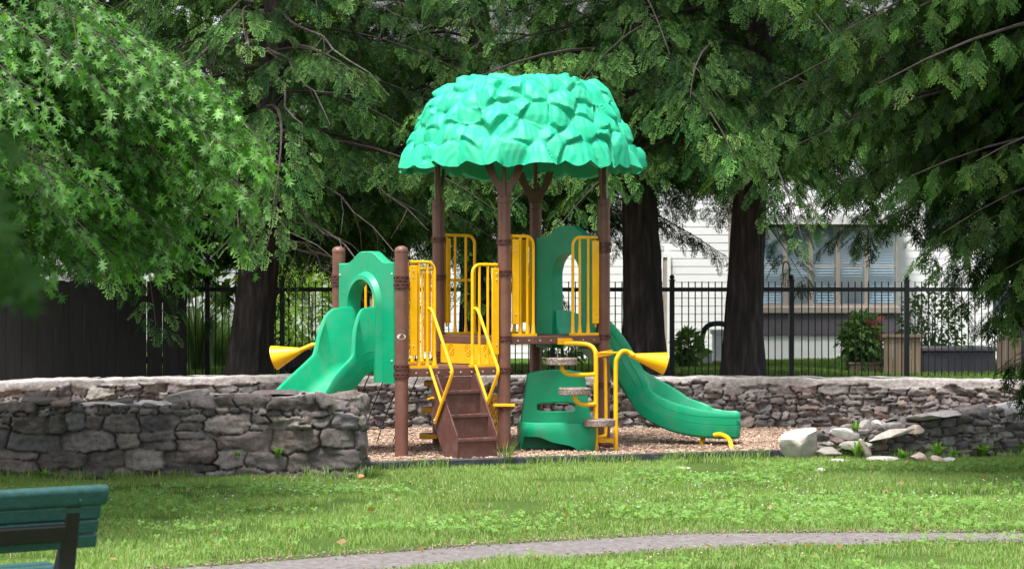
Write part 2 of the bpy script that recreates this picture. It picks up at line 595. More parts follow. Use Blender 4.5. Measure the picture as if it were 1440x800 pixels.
# ---- grass
def grass(name, n, xr, yr, h, w, cols, keep, zfun=None, patch=True, lean=.35):
    x = RNG.uniform(*xr, n); y = RNG.uniform(*yr, n)
    kk = keep(x, y); x = x[kk]; y = y[kk]; n = len(x)
    z = np.zeros(n) if zfun is None else zfun(x, y)
    a = RNG.uniform(0, 2 * PI, n)
    side = np.stack([np.cos(a), np.sin(a), 0 * a], -1)
    fwd = np.stack([-np.sin(a), np.cos(a), 0 * a], -1)
    pn = fbm(np.stack([x * .9, y * .9, x * 0], -1), 3, 21)
    H = RNG.uniform(h[0], h[1], n) * (1 + .55 * pn)
    Wd = RNG.uniform(w[0], w[1], n)
    ln = RNG.uniform(.05, lean, n) * 2
    P = np.stack([x, y, z - .005], -1)
    b0 = P - side * Wd[:, None] / 2; b1 = P + side * Wd[:, None] / 2
    md = P + np.array([0, 0, 1.]) * (H * .55)[:, None] + fwd * (H * ln * .3)[:, None]
    m0 = md - side * Wd[:, None] * .4; m1 = md + side * Wd[:, None] * .4
    tp = P + np.array([0, 0, 1.]) * (H * (1 - .3 * ln))[:, None] + fwd * (H * ln)[:, None]
    V = np.stack([b0, b1, m0, m1, tp], 1).reshape(-1, 3)
    base = (np.arange(n) * 5)[:, None]
    T = np.concatenate([base + np.array([0, 1, 3]), base + np.array([0, 3, 2]), base + np.array([2, 3, 4])], 0)
    k = np.clip(RNG.uniform(0, 1, n) * .6 + .4 * (pn * 1.4 + .5), 0, 1)[:, None]
    c = cols[0] * (1 - k) + cols[1] * k
    dry = (RNG.uniform(0, 1, n) < .035 + .09 * np.clip(-pn * 1.8, 0, 1))[:, None]
    c = np.where(dry, cols[2], c)
    C = np.repeat(c[:, None], 5, 1).reshape(-1, 3)
    return np_mesh(name, V, T, M['grass'], C)


GC = (np.array([.140, .235, .055]), np.array([.255, .37, .115]), np.array([.44, .37, .20]))


def keep_lawn(x, y):
    e = .12 * vnoise(np.stack([x * 2.2, y * 2.2, x * 0], -1), 9)
    front = np.where(x < -1.33, 19.28, mfront(x) - .10)
    front = np.where(x > 3.2, 21.55, front)
    inside = (np.abs(x) < y * .2372 + 1.9) & (fbm(np.stack([x * 1.6, y * 1.6, x * 0], -1), 3, 63) > -.24 + RNG.uniform(-.12, .12, len(x)))
    return (~on_path(x, y, .06 + e)) & (y < front + .05) & inside


o = grass('lawn_grass', 700000, (-7.2, 7.4), (12.0, 22.2), (.026, .060), (.004, .0085), GC, keep_lawn)
tag(o, kind='stuff')
# longer tufts along walls and edging
n_ = 9000


def keep_edge(x, y):
    front = np.where(x < -1.33, 19.28, mfront(x) - .05)
    front = np.where(x > 3.2, 21.6, front)
    d = front - y
    pn = vnoise(np.stack([x * 3, x * 0, x * 0], -1), 31)
    return (d > -.02) & (d < .16) & (pn > -.25)


o = grass('tall_edge_grass', 60000, (-6, 6.5), (18.9, 22.2), (.07, .17), (.004, .008), GC, keep_edge, lean=.5)
tag(o, kind='stuff')
# lawn beyond the iron fence
o = grass('rear_lawn_grass', 60000, (-7, 9), (30.5, 39), (.03, .06), (.008, .016),
          (np.array([.11, .20, .04]), np.array([.20, .32, .08]), np.array([.3, .3, .12])), lambda x, y: np.abs(x) < y * .25, zfun=gz)
tag(o, kind='stuff')

# clover: leaflets and white heads
n = 34000
x = RNG.uniform(-6, 6, n); y = RNG.uniform(12.2, 20.5, n)
pn = fbm(np.stack([x * .55, y * .9, x * 0], -1), 3, 77) + .55 * np.exp(-((y - 15.6) / 1.0) ** 2)
kk = keep_lawn(x, y) & (pn > .10 + RNG.uniform(-.1, .25, n)); x = x[kk]; y = y[kk]; n = len(x)
tv = []; tf = []
for q in range(3):
    a = q * 2 * PI / 3; c_, s_ = math.cos(a), math.sin(a)
    for (u_, v_) in ((0, 0), (.6, -.45), (1, 0), (.6, .45)):
        tv.append((u_ * c_ - v_ * s_, u_ * s_ + v_ * c_, .15 * u_))
    tf += [(q * 4, q * 4 + 1, q * 4 + 2), (q * 4, q * 4 + 2, q * 4 + 3)]
X_, Y_, Z_ = frames(RNG.normal(size=(n, 3)) * np.array([1, 1, .2]), np.array([0, -.35, 1.]) + RNG.normal(size=(n, 3)) * .35)
k = RNG.uniform(0, 1, (n, 1))
cc = np.array([.11, .225, .040]) * (1 - k) + np.array([.20, .36, .085]) * k
o = scatter('clover_leaves', np.array(tv), np.array(tf), np.stack([x, y, RNG.uniform(.035, .075, n)], -1), X_, Y_, Z_, RNG.uniform(.016, .032, n), cc, M['grass'])
tag(o, kind='stuff')
n = 330
x = RNG.uniform(-5.5, 5.5, n * 5); y = RNG.uniform(12.6, 19.3, n * 5)
pn = fbm(np.stack([x * .55, y * .9, x * 0], -1), 3, 77) + .45 * np.exp(-((y - 16.6) / 1.6) ** 2)
kk = keep_lawn(x, y) & (pn > .12); x = x[kk][:n]; y = y[kk][:n]; n = len(x)
oc_v = np.array([(1, 0, 0), (-1, 0, 0), (0, 1, 0), (0, -1, 0), (0, 0, .9), (0, 0, -.7)], float)
oc_f = np.array([(0, 2, 4), (2, 1, 4), (1, 3, 4), (3, 0, 4), (2, 0, 5), (1, 2, 5), (3, 1, 5), (0, 3, 5)])
E3 = np.repeat(np.eye(3)[None], n, 0)
o = scatter('clover_flowers', oc_v, oc_f, np.stack([x, y, RNG.uniform(.07, .11, n)], -1), E3[:, 0], E3[:, 1], E3[:, 2], RNG.uniform(.005, .011, n), np.repeat(np.array([[.55, .56, .48]]), n, 0), M['petal'])
tag(o, kind='stuff')


n = 70
x = RNG.uniform(-5, 5.5, n); y = RNG.uniform(12.8, 21, n); kk = (y < mfront(x) - .2) & ~((x < -1.2) & (y > 19.1)); x = x[kk]; y = y[kk]; n = len(x)
X_, Y_, Z_ = frames(RNG.normal(size=(n, 3)) * np.array([1, 1, .3]), np.array([0, 0, 1.]) + RNG.normal(size=(n, 3)) * .5)
fl_v = np.array([(0, 0, 0), (.35, .3, .12), (.75, .22, .1), (1, 0, .2), (.75, -.22, .05), (.35, -.3, .15)]); fl_f = np.array([(0, 1, 5), (1, 2, 5), (2, 4, 5), (2, 3, 4)])
k = RNG.uniform(0, 1, (n, 1)); cc = np.array([.20, .11, .05]) * (1 - k) + np.array([.40, .27, .13]) * k
o = scatter('fallen_leaves', fl_v, fl_f, np.stack([x, y, np.full(n, .05)], -1), X_, Y_, Z_, RNG.uniform(.04, .075, n), cc, M['weed'])
tag(o, kind='stuff')

# ------------------------------------------------------------------ stone walls
def stone_wall(name, cpts, hw, ztop, seed, res, zbase, rowr, capstone, pal, bulge=.03, cap_rgb=(.36, .335, .32), hvar=None):
    rg = np.random.default_rng(seed)
    C = np.array([(p.x, p.y) for p in cpts])
    sl = np.concatenate([[0], np.cumsum(np.linalg.norm(np.diff(C, axis=0), axis=1))])
    L = sl[-1]; nC = int(L / res)
    s = np.linspace(0, L, nC)
    cx = np.interp(s, sl, C[:, 0]); cy = np.interp(s, sl, C[:, 1])
    tx = np.gradient(cx); ty = np.gradient(cy); tl = np.hypot(tx, ty); tx /= tl; ty /= tl
    nx, ny = ty, -tx                          # right-hand side normal
    front = np.stack([cx + nx * hw, cy + ny * hw], -1)
    back = np.stack([cx - nx * hw, cy - ny * hw], -1)
    na = max(8, int(PI * hw / res))

    def arc(c, n0, t0):
        a = np.linspace(0, PI, na + 2)[1:-1]
        ex = np.sign(np.cos(a)) * np.abs(np.cos(a)) ** .5; ey = np.abs(np.sin(a)) ** .5   # squarish end
        return np.stack([c[0] + hw * (n0[0] * ex + t0[0] * ey), c[1] + hw * (n0[1] * ex + t0[1] * ey)], -1)
    a1 = arc((cx[-1], cy[-1]), (nx[-1], ny[-1]), (tx[-1], ty[-1]))
    a0 = arc((cx[0], cy[0]), (-nx[0], -ny[0]), (-tx[0], -ty[0]))
    O = np.concatenate([front, a1, back[::-1], a0])
    Cc = np.concatenate([np.stack([cx, cy], -1), np.repeat([[cx[-1], cy[-1]]], na, 0), np.stack([cx, cy], -1)[::-1], np.repeat([[cx[0], cy[0]]], na, 0)])
    sc = np.concatenate([s, np.full(na, L), s[::-1], np.zeros(na)])
    nO = len(O)
    so = np.concatenate([[0], np.cumsum(np.linalg.norm(np.diff(O, axis=0), axis=1))])
    Nn = unit(O - Cc)
    H = np.array([ztop(q) for q in sc / L]) + .018 * fbm(np.stack([so * 2.5, so * 0, so * 0], -1), 3, seed)
    nv = int(.8 / res * .9); nv = max(nv, 30); ncap = max(8, int(hw / res / 1.4))
    vv = np.linspace(0, 1, nv)
    # face
    Zf = zbase + (H[None, :] - zbase) * vv[:, None]
    Pf = np.concatenate([np.repeat(O[None], nv, 0), Zf[..., None]], -1)
    cc = np.linspace(0, 1, ncap + 1)[1:]
    Pc = np.concatenate([O[None] + (Cc - O)[None] * cc[:, None, None], np.repeat(H[None], ncap, 0)[..., None]], -1)
    P = np.concatenate([Pf, Pc], 0)
    # unrolled coords
    US = np.repeat(so[None], nv + ncap, 0).copy()
    UV = np.concatenate([Zf, H[None] + cc[:, None] * hw], 0)
    wob = np.stack([US * 5, UV * 7, US * 0], -1)
    us = US + .035 * vnoise(wob, seed + 1) + .012 * vnoise(wob * 3.1, seed + 3)
    uv = UV + .030 * vnoise(np.stack([US * 3.2, UV * 5, US * 0], -1), seed + 2) + .010 * vnoise(wob * 3.3, seed + 4)
    seeds = []
    v = zbase
    vmax = UV.max() + .1
    while v < vmax:
        rh = rg.uniform(*rowr)
        q = -rg.uniform(0, .3)
        while q < so[-1] + .3:
            wd = rh * rg.uniform(1.0, 2.9)
            if rg.random() < .22:            # two thin stones in this slot
                f = rg.uniform(.35, .65)
                seeds.append((q + wd / 2, v + rh * f / 2, wd / 2, rh * f / 2)); seeds.append((q + wd / 2 + rg.uniform(-.02, .02), v + rh * (1 + f) / 2, wd / 2, rh * (1 - f) / 2))
            else:
                seeds.append((q + wd / 2, v + rh / 2 + rg.normal() * .012, wd / 2 * rg.uniform(.9, 1.1), rh / 2 * rg.uniform(.85, 1.25)))
            q += wd
        v += rh
    seeds = np.array(sorted(seeds))
    F1 = np.full(US.shape, 9.); F2 = np.full(US.shape, 9.); ID = np.zeros(US.shape, int)
    for c0 in range(0, nO, 60):
        sl_ = slice(c0, min(nO, c0 + 60))
        lo = so[sl_].min() - .55; hi = so[sl_].max() + .55
        idx = np.where((seeds[:, 0] > lo) & (seeds[:, 0] < hi))[0]
        sd = seeds[idx]
        dx = np.abs(us[:, sl_, None] - sd[:, 0]) / sd[:, 2]; dy = np.abs(uv[:, sl_, None] - sd[:, 1]) / sd[:, 3]
        d = (dx ** 2.6 + dy ** 2.6) ** (1 / 2.6)
        part = np.argpartition(d, 1, axis=-1)[..., :2]
        d2 = np.take_along_axis(d, part, -1); od = np.argsort(d2, -1)
        d2 = np.take_along_axis(d2, od, -1); part = np.take_along_axis(part, od, -1)
        F1[:, sl_] = d2[..., 0]; F2[:, sl_] = d2[..., 1]; ID[:, sl_] = idx[part[..., 0]]
    e = F2 - F1
    off = rg.uniform(-.018, .022, len(seeds)); tilt = rg.normal(size=(len(seeds), 2)) * .24
    lx = us - seeds[ID, 0]; ly = uv - seeds[ID, 1]
    prof = sstep(0.02, .15, e) * .82 + .18 * sstep(.1, .8, e)
    fine = fbm(P * np.array([11, 11, 20]), 5, seed + 8) * .026 - .012 * np.abs(vnoise(P * np.array([6, 6, 16]), seed + 15))
    disp = prof * (bulge + off[ID] + lx * tilt[ID, 0] + ly * tilt[ID, 1]) + fine * prof - .026 * (1 - prof)
    iscap = np.zeros(US.shape, bool); iscap[nv:] = True
    capd = .026 * fbm(P * np.array([4, 4, 9]), 5, seed + 5)
    if not capstone:
        # cement cap runs a little way down the face
        drop = .070 + .035 * vnoise(np.stack([so * 4, so * 0, so * 0], -1), seed + 6)
        cm = (UV > (H - drop)[None]) & (sc < L * .925)[None]
        disp = np.where(cm, capd + .022, disp)
    else:
        cm = np.zeros(US.shape, bool)
        disp = np.where(iscap, disp * .45, disp)
    # normals
    NN = np.zeros(P.shape); NN[:nv, :, :2] = Nn[None]; NN[nv:, :, 2] = 1
    w = np.clip(1 - (H[None] - Zf) / .05, 0, 1)
    NN[:nv, :, 2] = w * .8
    NN[nv:nv + 2, :, :2] += Nn[None] * .5
    NN = unit(NN)
    P = P + NN * disp[..., None]
    cols = np.array([pal[rg.integers(len(pal))] for _ in seeds]) * rg.uniform(.58, 1.12, (len(seeds), 1)) * rg.uniform(.96, 1.04, (len(seeds), 3))
    Cv = cols[ID]
    joint = np.array([.060, .050, .044])
    Cv = Cv * prof[..., None] ** .5 + joint * (1 - prof[..., None] ** .5)
    capc = np.array(cap_rgb) * (1 + .35 * fbm(P * 2.2, 4, seed + 9)[..., None])
    Cv = np.where(cm[..., None], capc, Cv)
    # lichen and weathering patches
    pt = sstep(.12, .35, fbm(P * 1.7, 3, seed + 12))[..., None]
    Cv = Cv * (1 - .35 * pt) + np.array([.24, .215, .20]) * .35 * pt
    faces = grid_faces(nv + ncap, nO, True)
    return np_mesh(name, P.reshape(-1, 3), faces, M['stone'], Cv.reshape(-1, 3), smooth=True, n=4)


PAL_B = [(.17, .153, .147), (.22, .198, .187), (.135, .122, .12), (.25, .225, .208), (.20, .172, .16), (.18, .17, .17), (.30, .275, .258), (.18, .166, .16), (.23, .205, .19), (.15, .136, .13), (.21, .155, .135)]
PAL_F = [(.145, .125, .12), (.18, .155, .148), (.125, .108, .108), (.22, .192, .178), (.31, .275, .25), (.16, .146, .147), (.19, .158, .146)]


def zt_back(f):
    return float(np.interp(f, [0, .3, .55, .66, .74, .80, .86, .93, 1.0], [.64, .64, .635, .625, .62, .61, .56, .45, .25]))


def zt_front(f):
    return float(np.interp(f, [0, .25, .5, .645, .70, .72, 1], [.66, .645, .64, .625, .64, .715, .725]))


w1 = stone_wall('stone_wall', catmull(WALL_C, 24), .24, zt_back, 5, .0135, -.05, (.06, .125), False, PAL_B)
tag(w1, 'long curved fieldstone retaining wall with grey cement cap wrapping behind the play area', 'stone wall')
FW = [(-6.2, 19.3), (-5.2, 19.5), (-4.0, 19.58), (-2.6, 19.56), (-1.58, 19.52)]
w2 = stone_wall('stone_wall', catmull(FW, 24), .23, zt_front, 8, .0115, -.04, (.045, .215), True, PAL_F, bulge=.030)
tag(w2, 'dark dry-stone wall of large blocks standing on the lawn behind the green bench', 'stone wall')


def rock(name, c, size, seed, col, label, rz=0, tilt=(0, 0), group=None, sub=4, cuts=9):
    import bmesh
    rg = np.random.default_rng(seed)
    bm = bmesh.new(); bmesh.ops.create_icosphere(bm, subdivisions=sub, radius=1)
    V = np.array([v.co[:] for v in bm.verts]); T = np.array([[v.index for v in f.verts] for f in bm.faces]); bm.free()
    for _ in range(cuts):
        nrm = unit(rg.normal(size=3)); d = rg.uniform(.5, .85)
        t = V @ nrm - d
        V = V - np.where(t > 0, t * .92, 0)[:, None] * nrm
    V = V * (1 + .10 * fbm(V * 2 + seed, 4, seed)[:, None])
    V = V * np.array(size) / 2
    R = np.array(Matrix.Rotation(rz, 3, 'Z') @ Matrix.Rotation(tilt[0], 3, 'X') @ Matrix.Rotation(tilt[1], 3, 'Y'))
    V = V @ R.T
    V[:, 2] -= V[:, 2].min()
    V = V + np.array(c)
    C = np.array(col)[None] * (1 + .35 * fbm(V * 6, 3, seed)[:, None])
    o = np_mesh(name, V, T, M['rock'], C, smooth=False)
    o.data.polygons.foreach_set('use_smooth', [True] * len(T)); o.data.set_sharp_from_angle(angle=math.radians(28))
    return tag(o, label, 'rock', group)


LG = (.52, .49, .46); MG = (.30, .275, .255); PK = (.46, .36, .31); DG = (.17, .155, .15)
G_R = 'loose stones at the broken right wall end'
rock('boulder', (WX(1128, 21.55), 21.55, -.02), (.52, .42, .36), 41, (.46, .42, .385), 'big pale rounded boulder at the wall end beside the mulch edging')
ps = [(1190, 21.6, .23, (.40, .26, .15), LG, 'pale blocky stone lying on top of the broken wall end next to the boulder', .2, (.1, .2)),
      (1219, 21.75, .27, (.26, .2, .20), MG, 'grey rounded stone in the middle of the rubble heap', .9, (.3, .3)),
      (1236, 21.85, .27, (.24, .2, .19), LG, 'whitest upright stone at the top of the rubble heap', .4, (.5, .6)),
      (1195, 21.95, .26, (.26, .22, .15), DG, 'dark brown stone at the back of the rubble heap', .2, (0, 0)),
      (1254, 21.6, .22, (.60, .26, .11), (.42, .37, .33), 'long tilted flat slab leaning on the broken wall', .15, (0, -.28)),
      (1285, 21.75, .3, (.3, .22, .12), PK, 'pinkish flat stone bedded where the cement cap ends', .1, (0, -.1)),
      (1208, 21.45, .10, (.46, .3, .14), MG, 'flat grey stone below the rubble heap above the weeds', -.1, (0, .1)),
      (1165, 21.5, .0, (.36, .26, .13), (.27, .25, .22), 'low mossy flat stone right of the boulder at grass level', .1, (0, 0)),
      (1216, 21.3, .0, (.12, .08, .26), (.40, .34, .29), 'thin upright shard leaning against the wall foot above the grass', .3, (.1, -.45)),
      (1179, 21.05, .0, (.24, .16, .05), LG, 'small flat white stone sunk in the grass below the boulder', .2, (0, 0)),
      (1245, 21.15, .0, (.44, .18, .06), LG, 'long white flat stone in the grass at the wall foot', -.1, (0, .05)),
      (1293, 21.05, .0, (.24, .18, .11), PK, 'pink broken stone in the grass at the right wall foot', .5, (.1, .1)),
      (1318, 21.05, .0, (.16, .14, .09), PK, 'smaller pink stone beside the broken pink stone in the grass', 1.1, (.1, .1)),
      (1335, 21.15, .0, (.2, .14, .06), LG, 'rightmost pale chip of stone in the grass near the weeds', .8, (0, 0)),
      (961, 20.2, .0, (.15, .1, .035), PK, 'flat pinkish stone lying alone in the lawn right of the path-side clover', .1, (0, 0)),
      (1153, 19.9, .0, (.11, .09, .045), LG, 'lone cream pebble in the lawn below the boulder', .1, (0, 0)),
      (508, 19.1, .0, (.06, .05, .06), (.5, .2, .09), 'small orange stone in the grass at the end of the dark wall', .1, (0, 0))]
for i, (px, Y, z, sz_, c_, lab, rz, tl) in enumerate(ps):
    rock('rock', (WX(px, Y), Y, z * .78), tuple(q * (.86 if z > .05 else 1) for q in sz_), 60 + i, c_, lab, rz, tl, sub=3 if i > 8 else 4)
rock('rock', (WX(1312, 21.85), 21.85, .365), (.62, .40, .10), 97, (.36, .335, .32), 'broad grey slab lying on the right wall where the cement cap breaks off', .28, (0, -.08))
# stones on the stepped left part of the dark wall
rock('rock', (WX(62, 19.45), 19.45, .635), (.42, .28, .09), 91, (.15, .13, .12), 'dark flat stone lying on top of the dark wall at the far left', .1, (0, .05))
rock('rock', (WX(84, 19.4), 19.4, .62), (.30, .25, .08), 92, (.22, .16, .13), 'reddish-brown flat stone on top of the dark wall right of the dark one', -.1, (0, -.05))
rock('rock', (WX(150, 19.5), 19.5, .615), (.55, .3, .06), 93, (.50, .45, .42), 'broad pale slab lying on the low step of the dark wall', .05, (0, .0))
rock('rock', (WX(212, 19.5), 19.5, .61), (.32, .3, .085), 94, (.48, .44, .42), 'whitish wedge stone against the step in the dark wall', .2, (0, .1))
rock('rock', (WX(262, 19.5), 19.5, .655), (.42, .3, .13), 95, (.27, .245, .23), 'sloping grey cap stone at the step of the dark wall', .1, (0, -.22))
rock('boulder', (WX(428, 31.5), 31.5, .48), (.75, .5, .42), 96, (.10, .092, .088), 'dark boulder on the ground behind the iron fence left of the slide')

# ------------------------------------------------------------------ black edging
e = MB()
ep = [(-1.42, 19.96), (-.6, 20.37), (.6, 20.83), (1.6, 21.22), (2.66, 21.62), (3.0, 21.72)]
for a, b in zip(ep, ep[1:]):
    A_, B_ = Vector((*a, 0)), Vector((*b, 0))
    d = (B_ - A_).normalized()
    e.bar(A_ + Vector((0, 0, .035)) + d * .004, B_ + Vector((0, 0, .035)) - d * .004, .09, .11)
tag(e.build('landscape_edging', M['edging'], bevel=.012), 'long black plastic edging strip between the mulch and the lawn', 'edging')

# ------------------------------------------------------------------ play structure
ang = math.radians(34)
u = Vector((math.cos(ang), math.sin(ang), 0)); v = Vector((-math.sin(ang), math.cos(ang), 0)); ZV = Vector((0, 0, 1))
A = Vector((-.08, 22.0, 0)); B = A + u * 1.26; C = A + v * 1.26; D_ = B + v * 1.26
E_ = A - u * 1.22; F_ = E_ + v * 1.26
ZL, ZR = .914, 1.22
PS = empty('play_structure', (A.x, A.y, 0), label='green, yellow and brown playground structure with leafy dome roof and two slides', cat='playground structure')
RP = .066


def clamp(mb, P, z):
    for dz in (-.018, .018):
        mb.lathe([(RP + .001, z + dz - .011), (RP + .011, z + dz - .009), (RP + .012, z + dz), (RP + .011, z + dz + .009), (RP + .001, z + dz + .011)], (P.x, P.y, 0), 28)
    for k in range(10):
        a = k * 2 * PI / 10 + .2
        q = P + Vector((math.cos(a), math.sin(a), 0)) * (RP + .006) + ZV * z
        mb.frame(q, (-math.sin(a), math.cos(a), 0), (math.cos(a), math.sin(a), 0), ZV, (-.009, -.008, -.016), (.009, .007, .016))


def post(P, top, clamps, dome=True):
    m = MB()
    prof = [(0, -.1), (RP, -.1), (RP, top - .07)]
    if dome:
        prof += [(RP + .003, top - .069), (RP + .003, top - .055)] + [((RP + .002) * math.cos(t), top - .055 + (RP - .018) * math.sin(t)) for t in np.linspace(.1, PI / 2, 8)]
    else:
        prof += [(RP, top), (RP - .012, top + .004), (0, top + .004)]
    m.lathe(prof, (P.x, P.y, 0), 32)
    o = m.build('post', M['brown'], PS, angle=50)
    for z in clamps:
        c = MB(); clamp(c, P, z); c.build('clamp', M['clamp'], o, angle=40)
    return o


pE = post(E_, 2.13, [1.80, 1.73, .925, .875 - .03])
pF = post(F_, 2.15, [1.82, 1.76, .9])
pA = post(A, 2.63, [2.18, 1.865, 1.2, .88, .50, .06], False)
pB = post(B, 2.63, [2.17, 2.11, 1.2, .70, .05], False)
pC = post(C, 2.63, [2.23, 1.83, 1.02, .95], False)
pD = post(D_, 2.63, [2.2, 1.2, .75], False)
# oval sticker on the left front post
st = MB()
sp = [(.047 * math.cos(t), .028 * math.sin(t)) for t in np.linspace(0, 2 * PI, 24, endpoint=False)]
vsx = []
for (a_, b_) in sp:
    th = a_ / (RP + .003)
    vsx.append(E_ + Vector((math.sin(th + .02), -math.cos(th + .02), 0)) * (RP + .003) + ZV * (1.6 - (473 - 420) / 142 + b_))
st.add(vsx, [tuple(range(24))]); st.build('sticker', M['sticker'], pE)

# forked branch brackets under the roof
ctr = (A + D_) / 2
for P in (A, B, C, D_):
    rad = (P - ctr).normalized(); tng = rad.cross(ZV)
    fk = MB()
    half = [(.064, 2.60), (.066, 2.66), (.085, 2.72), (.13, 2.79), (.18, 2.88), (.21, 2.99), (.125, 2.99), (.085, 2.87), (.045, 2.80), (0, 2.775)]
    poly = half + [(-a, b) for a, b in reversed(half[:-1])]
    inn = -.02
    fk.prism(poly, P + rad * inn, tng, ZV, rad, -.012, .012)
    fk.lathe([(.022, 2.6), (.022, 3.1)], P, 12)
    for zz in (2.58, 2.64):
        fk.lathe([(RP + .001, zz - .01), (RP + .006, zz - .008), (RP + .006, zz + .008), (RP + .001, zz + .01)], P, 28)
    fo = fk.build('branch_bracket', M['brown'], PS, bevel=.004)
    if P in (B, C):
        sx = MB(); sx.bar(P + rad * .035 + ZV * 2.62, P + rad * .035 + ZV * 2.99, .035, .012, up=rad)
        sx.build('support_strap', M['steel'], fo, bevel=.003)

# roof: dome of moulded leaf bumps
na, nr = 520, 150
prof = [(0.02, 3.875), (.35, 3.87), (.63, 3.85), (.78, 3.79), (.89, 3.69), (.99, 3.55), (1.08, 3.38), (1.165, 3.20), (1.225, 3.05), (1.265, 2.93)]
prof = [(a_, b_ + .055) for a_, b_ in prof]
pr = np.array(prof); pl_ = np.concatenate([[0], np.cumsum(np.linalg.norm(np.diff(pr, axis=0), axis=1))]); PLn = pl_[-1]
tt = np.linspace(0, PLn, nr)
rr = np.interp(tt, pl_, pr[:, 0]); zz = np.interp(tt, pl_, pr[:, 1])
th = np.linspace(0, 2 * PI, na, endpoint=False)
rg = np.random.default_rng(4)
seeds = []
nrow = 8
for i in range(nrow):
    tc = PLn * (i + .5) / nrow
    rc = np.interp(tc, pl_, pr[:, 0])
    cnt = max(3, int(round(2 * PI * rc / .25)))
    ph = rg.uniform(0, 1)
    for j in range(cnt):
        seeds.append((tc + rg.normal() * .06, (j + ph + rg.normal() * .30) * 2 * PI / cnt, rg.uniform(.78, 1.3)))
seeds = np.array(seeds)
TT, TH = np.meshgrid(tt, th, indexing='ij')
RR = np.interp(TT, pl_, pr[:, 0]); ZZ = np.interp(TT, pl_, pr[:, 1])
P3 = np.stack([RR * np.cos(TH), RR * np.sin(TH), ZZ], -1)
P3w = P3 + .035 * np.stack([vnoise(P3 * 5, 1), vnoise(P3 * 5, 2), vnoise(P3 * 5, 3)], -1)
sr = np.interp(seeds[:, 0], pl_, pr[:, 0]); szz = np.interp(seeds[:, 0], pl_, pr[:, 1])
S3 = np.stack([sr * np.cos(seeds[:, 1]), sr * np.sin(seeds[:, 1]), szz], -1)
Dm = np.linalg.norm(P3w[:, :, None] - S3[None, None], axis=-1) / seeds[None, None, :, 2]
part = np.argsort(Dm, -1)[..., :2]
d2 = np.take_along_axis(Dm, part, -1)
ID = part[..., 0]; ed = d2[..., 1] - d2[..., 0]
# local offsets along the slope and around
du = (TT - seeds[ID, 0]); dv = ((TH - seeds[ID, 1] + PI) % (2 * PI) - PI) * np.maximum(RR, .05)
tiltu = rg.normal(size=len(seeds)) * .15 + .07; tiltv = rg.normal(size=len(seeds)) * .24; offs = rg.normal(size=len(seeds)) * .010 + .01
fold = rg.normal(size=len(seeds)) * .3; ph2 = rg.uniform(0, 6.28, len(seeds))
h = offs[ID] + du * tiltu[ID] + dv * tiltv[ID] - .22 * np.abs(dv + fold[ID] * du) - .10 * np.abs(du)
h += .0035 * np.sin(dv * 75 + ph2[ID] + 6 * vnoise(P3 * 6, 9)) * sstep(0, .1, ed)
h *= sstep(-.02, .05, ed)
h = h + .022 * sstep(0, .05, ed)
sl_t = np.gradient(pr[:, 0]); 
dr = np.gradient(rr, tt); dz = np.gradient(zz, tt)
Nr = -dz; Nz = dr; nl = np.hypot(Nr, Nz); Nr /= nl; Nz /= nl
Nr = np.maximum(Nr, .0)
fade = .35 * sstep(0, .12, TT) + .65 * sstep(.3, .7, TT)
Rn = RR + Nr[:, None] * h * 1.05 * fade; Zn = ZZ + Nz[:, None] * h * 1.05 * fade
# scalloped hem: the lowest row hangs below by its own leaf shape
hem = -(.05 + .03 * vnoise(np.stack([np.cos(TH) * 4, np.sin(TH) * 4, TH * 0], -1), 24)) * np.abs(np.sin(TH * 12.5 + 2.6 * vnoise(np.stack([np.cos(TH) * 2.6, np.sin(TH) * 2.6, TH * 0], -1), 14))) - .03 * vnoise(np.stack([np.cos(TH) * 5, np.sin(TH) * 5, TH * 0], -1), 4)
Zn = Zn + hem * sstep(PLn * .86, PLn, TT)
outer = np.stack([ctr.x + Rn * np.cos(TH), ctr.y + Rn * np.sin(TH), Zn], -1)
# inner shell
k_in = 24
ti = np.linspace(PLn, .05, k_in); ri = np.interp(ti, pl_, pr[:, 0]) - .06; zi = np.interp(ti, pl_, pr[:, 1]) - .05
inner = np.stack([ctr.x + ri[:, None] * np.cos(th)[None], ctr.y + ri[:, None] * np.sin(th)[None], np.repeat(zi[:, None], na, 1)], -1)
inner[0, :, 2] = outer[-1, :, 2] + .012
allv = np.concatenate([outer, inner], 0)
ro = np_mesh('dome_roof', allv.reshape(-1, 3), grid_faces(nr + k_in, na, True), M['turquoise'], parent=PS, smooth=True, n=4)
ro['label'] = 'turquoise dome roof moulded like overlapping leaves'
ro.data.set_sharp_from_angle(angle=math.radians(30))


# decks
def deck(c0, du_, dv_, z):
    m = MB()
    m.frame(c0, u, v, ZV, (.05, .05, z - .045), (du_ - .05, dv_ - .05, z))
    o = m.build('deck', M['brown_deck'], PS, bevel=.006)
    r = MB()
    for (lo, hi) in (((RP, -.03), (du_ - RP, .03)), ((RP, dv_ - .03), (du_ - RP, dv_ + .03)), ((-.03, RP), (.03, dv_ - RP)), ((du_ - .03, RP), (du_ + .03, dv_ - RP))):
        r.frame(c0, u, v, ZV, (lo[0], lo[1], z - .088), (hi[0], hi[1], z - .003))
    ro_ = r.build('deck_rim', M['brown'], o, bevel=.008)
    for k in range(8):
        bolt(c0 + u * (.15 + k * (du_ - .3) / 7) - v * .031 + ZV * (z - .05), -v, o, .009)
    return o


deck(A, 1.26, 1.26, ZR)
deck(E_, 1.22, 1.26, ZL)


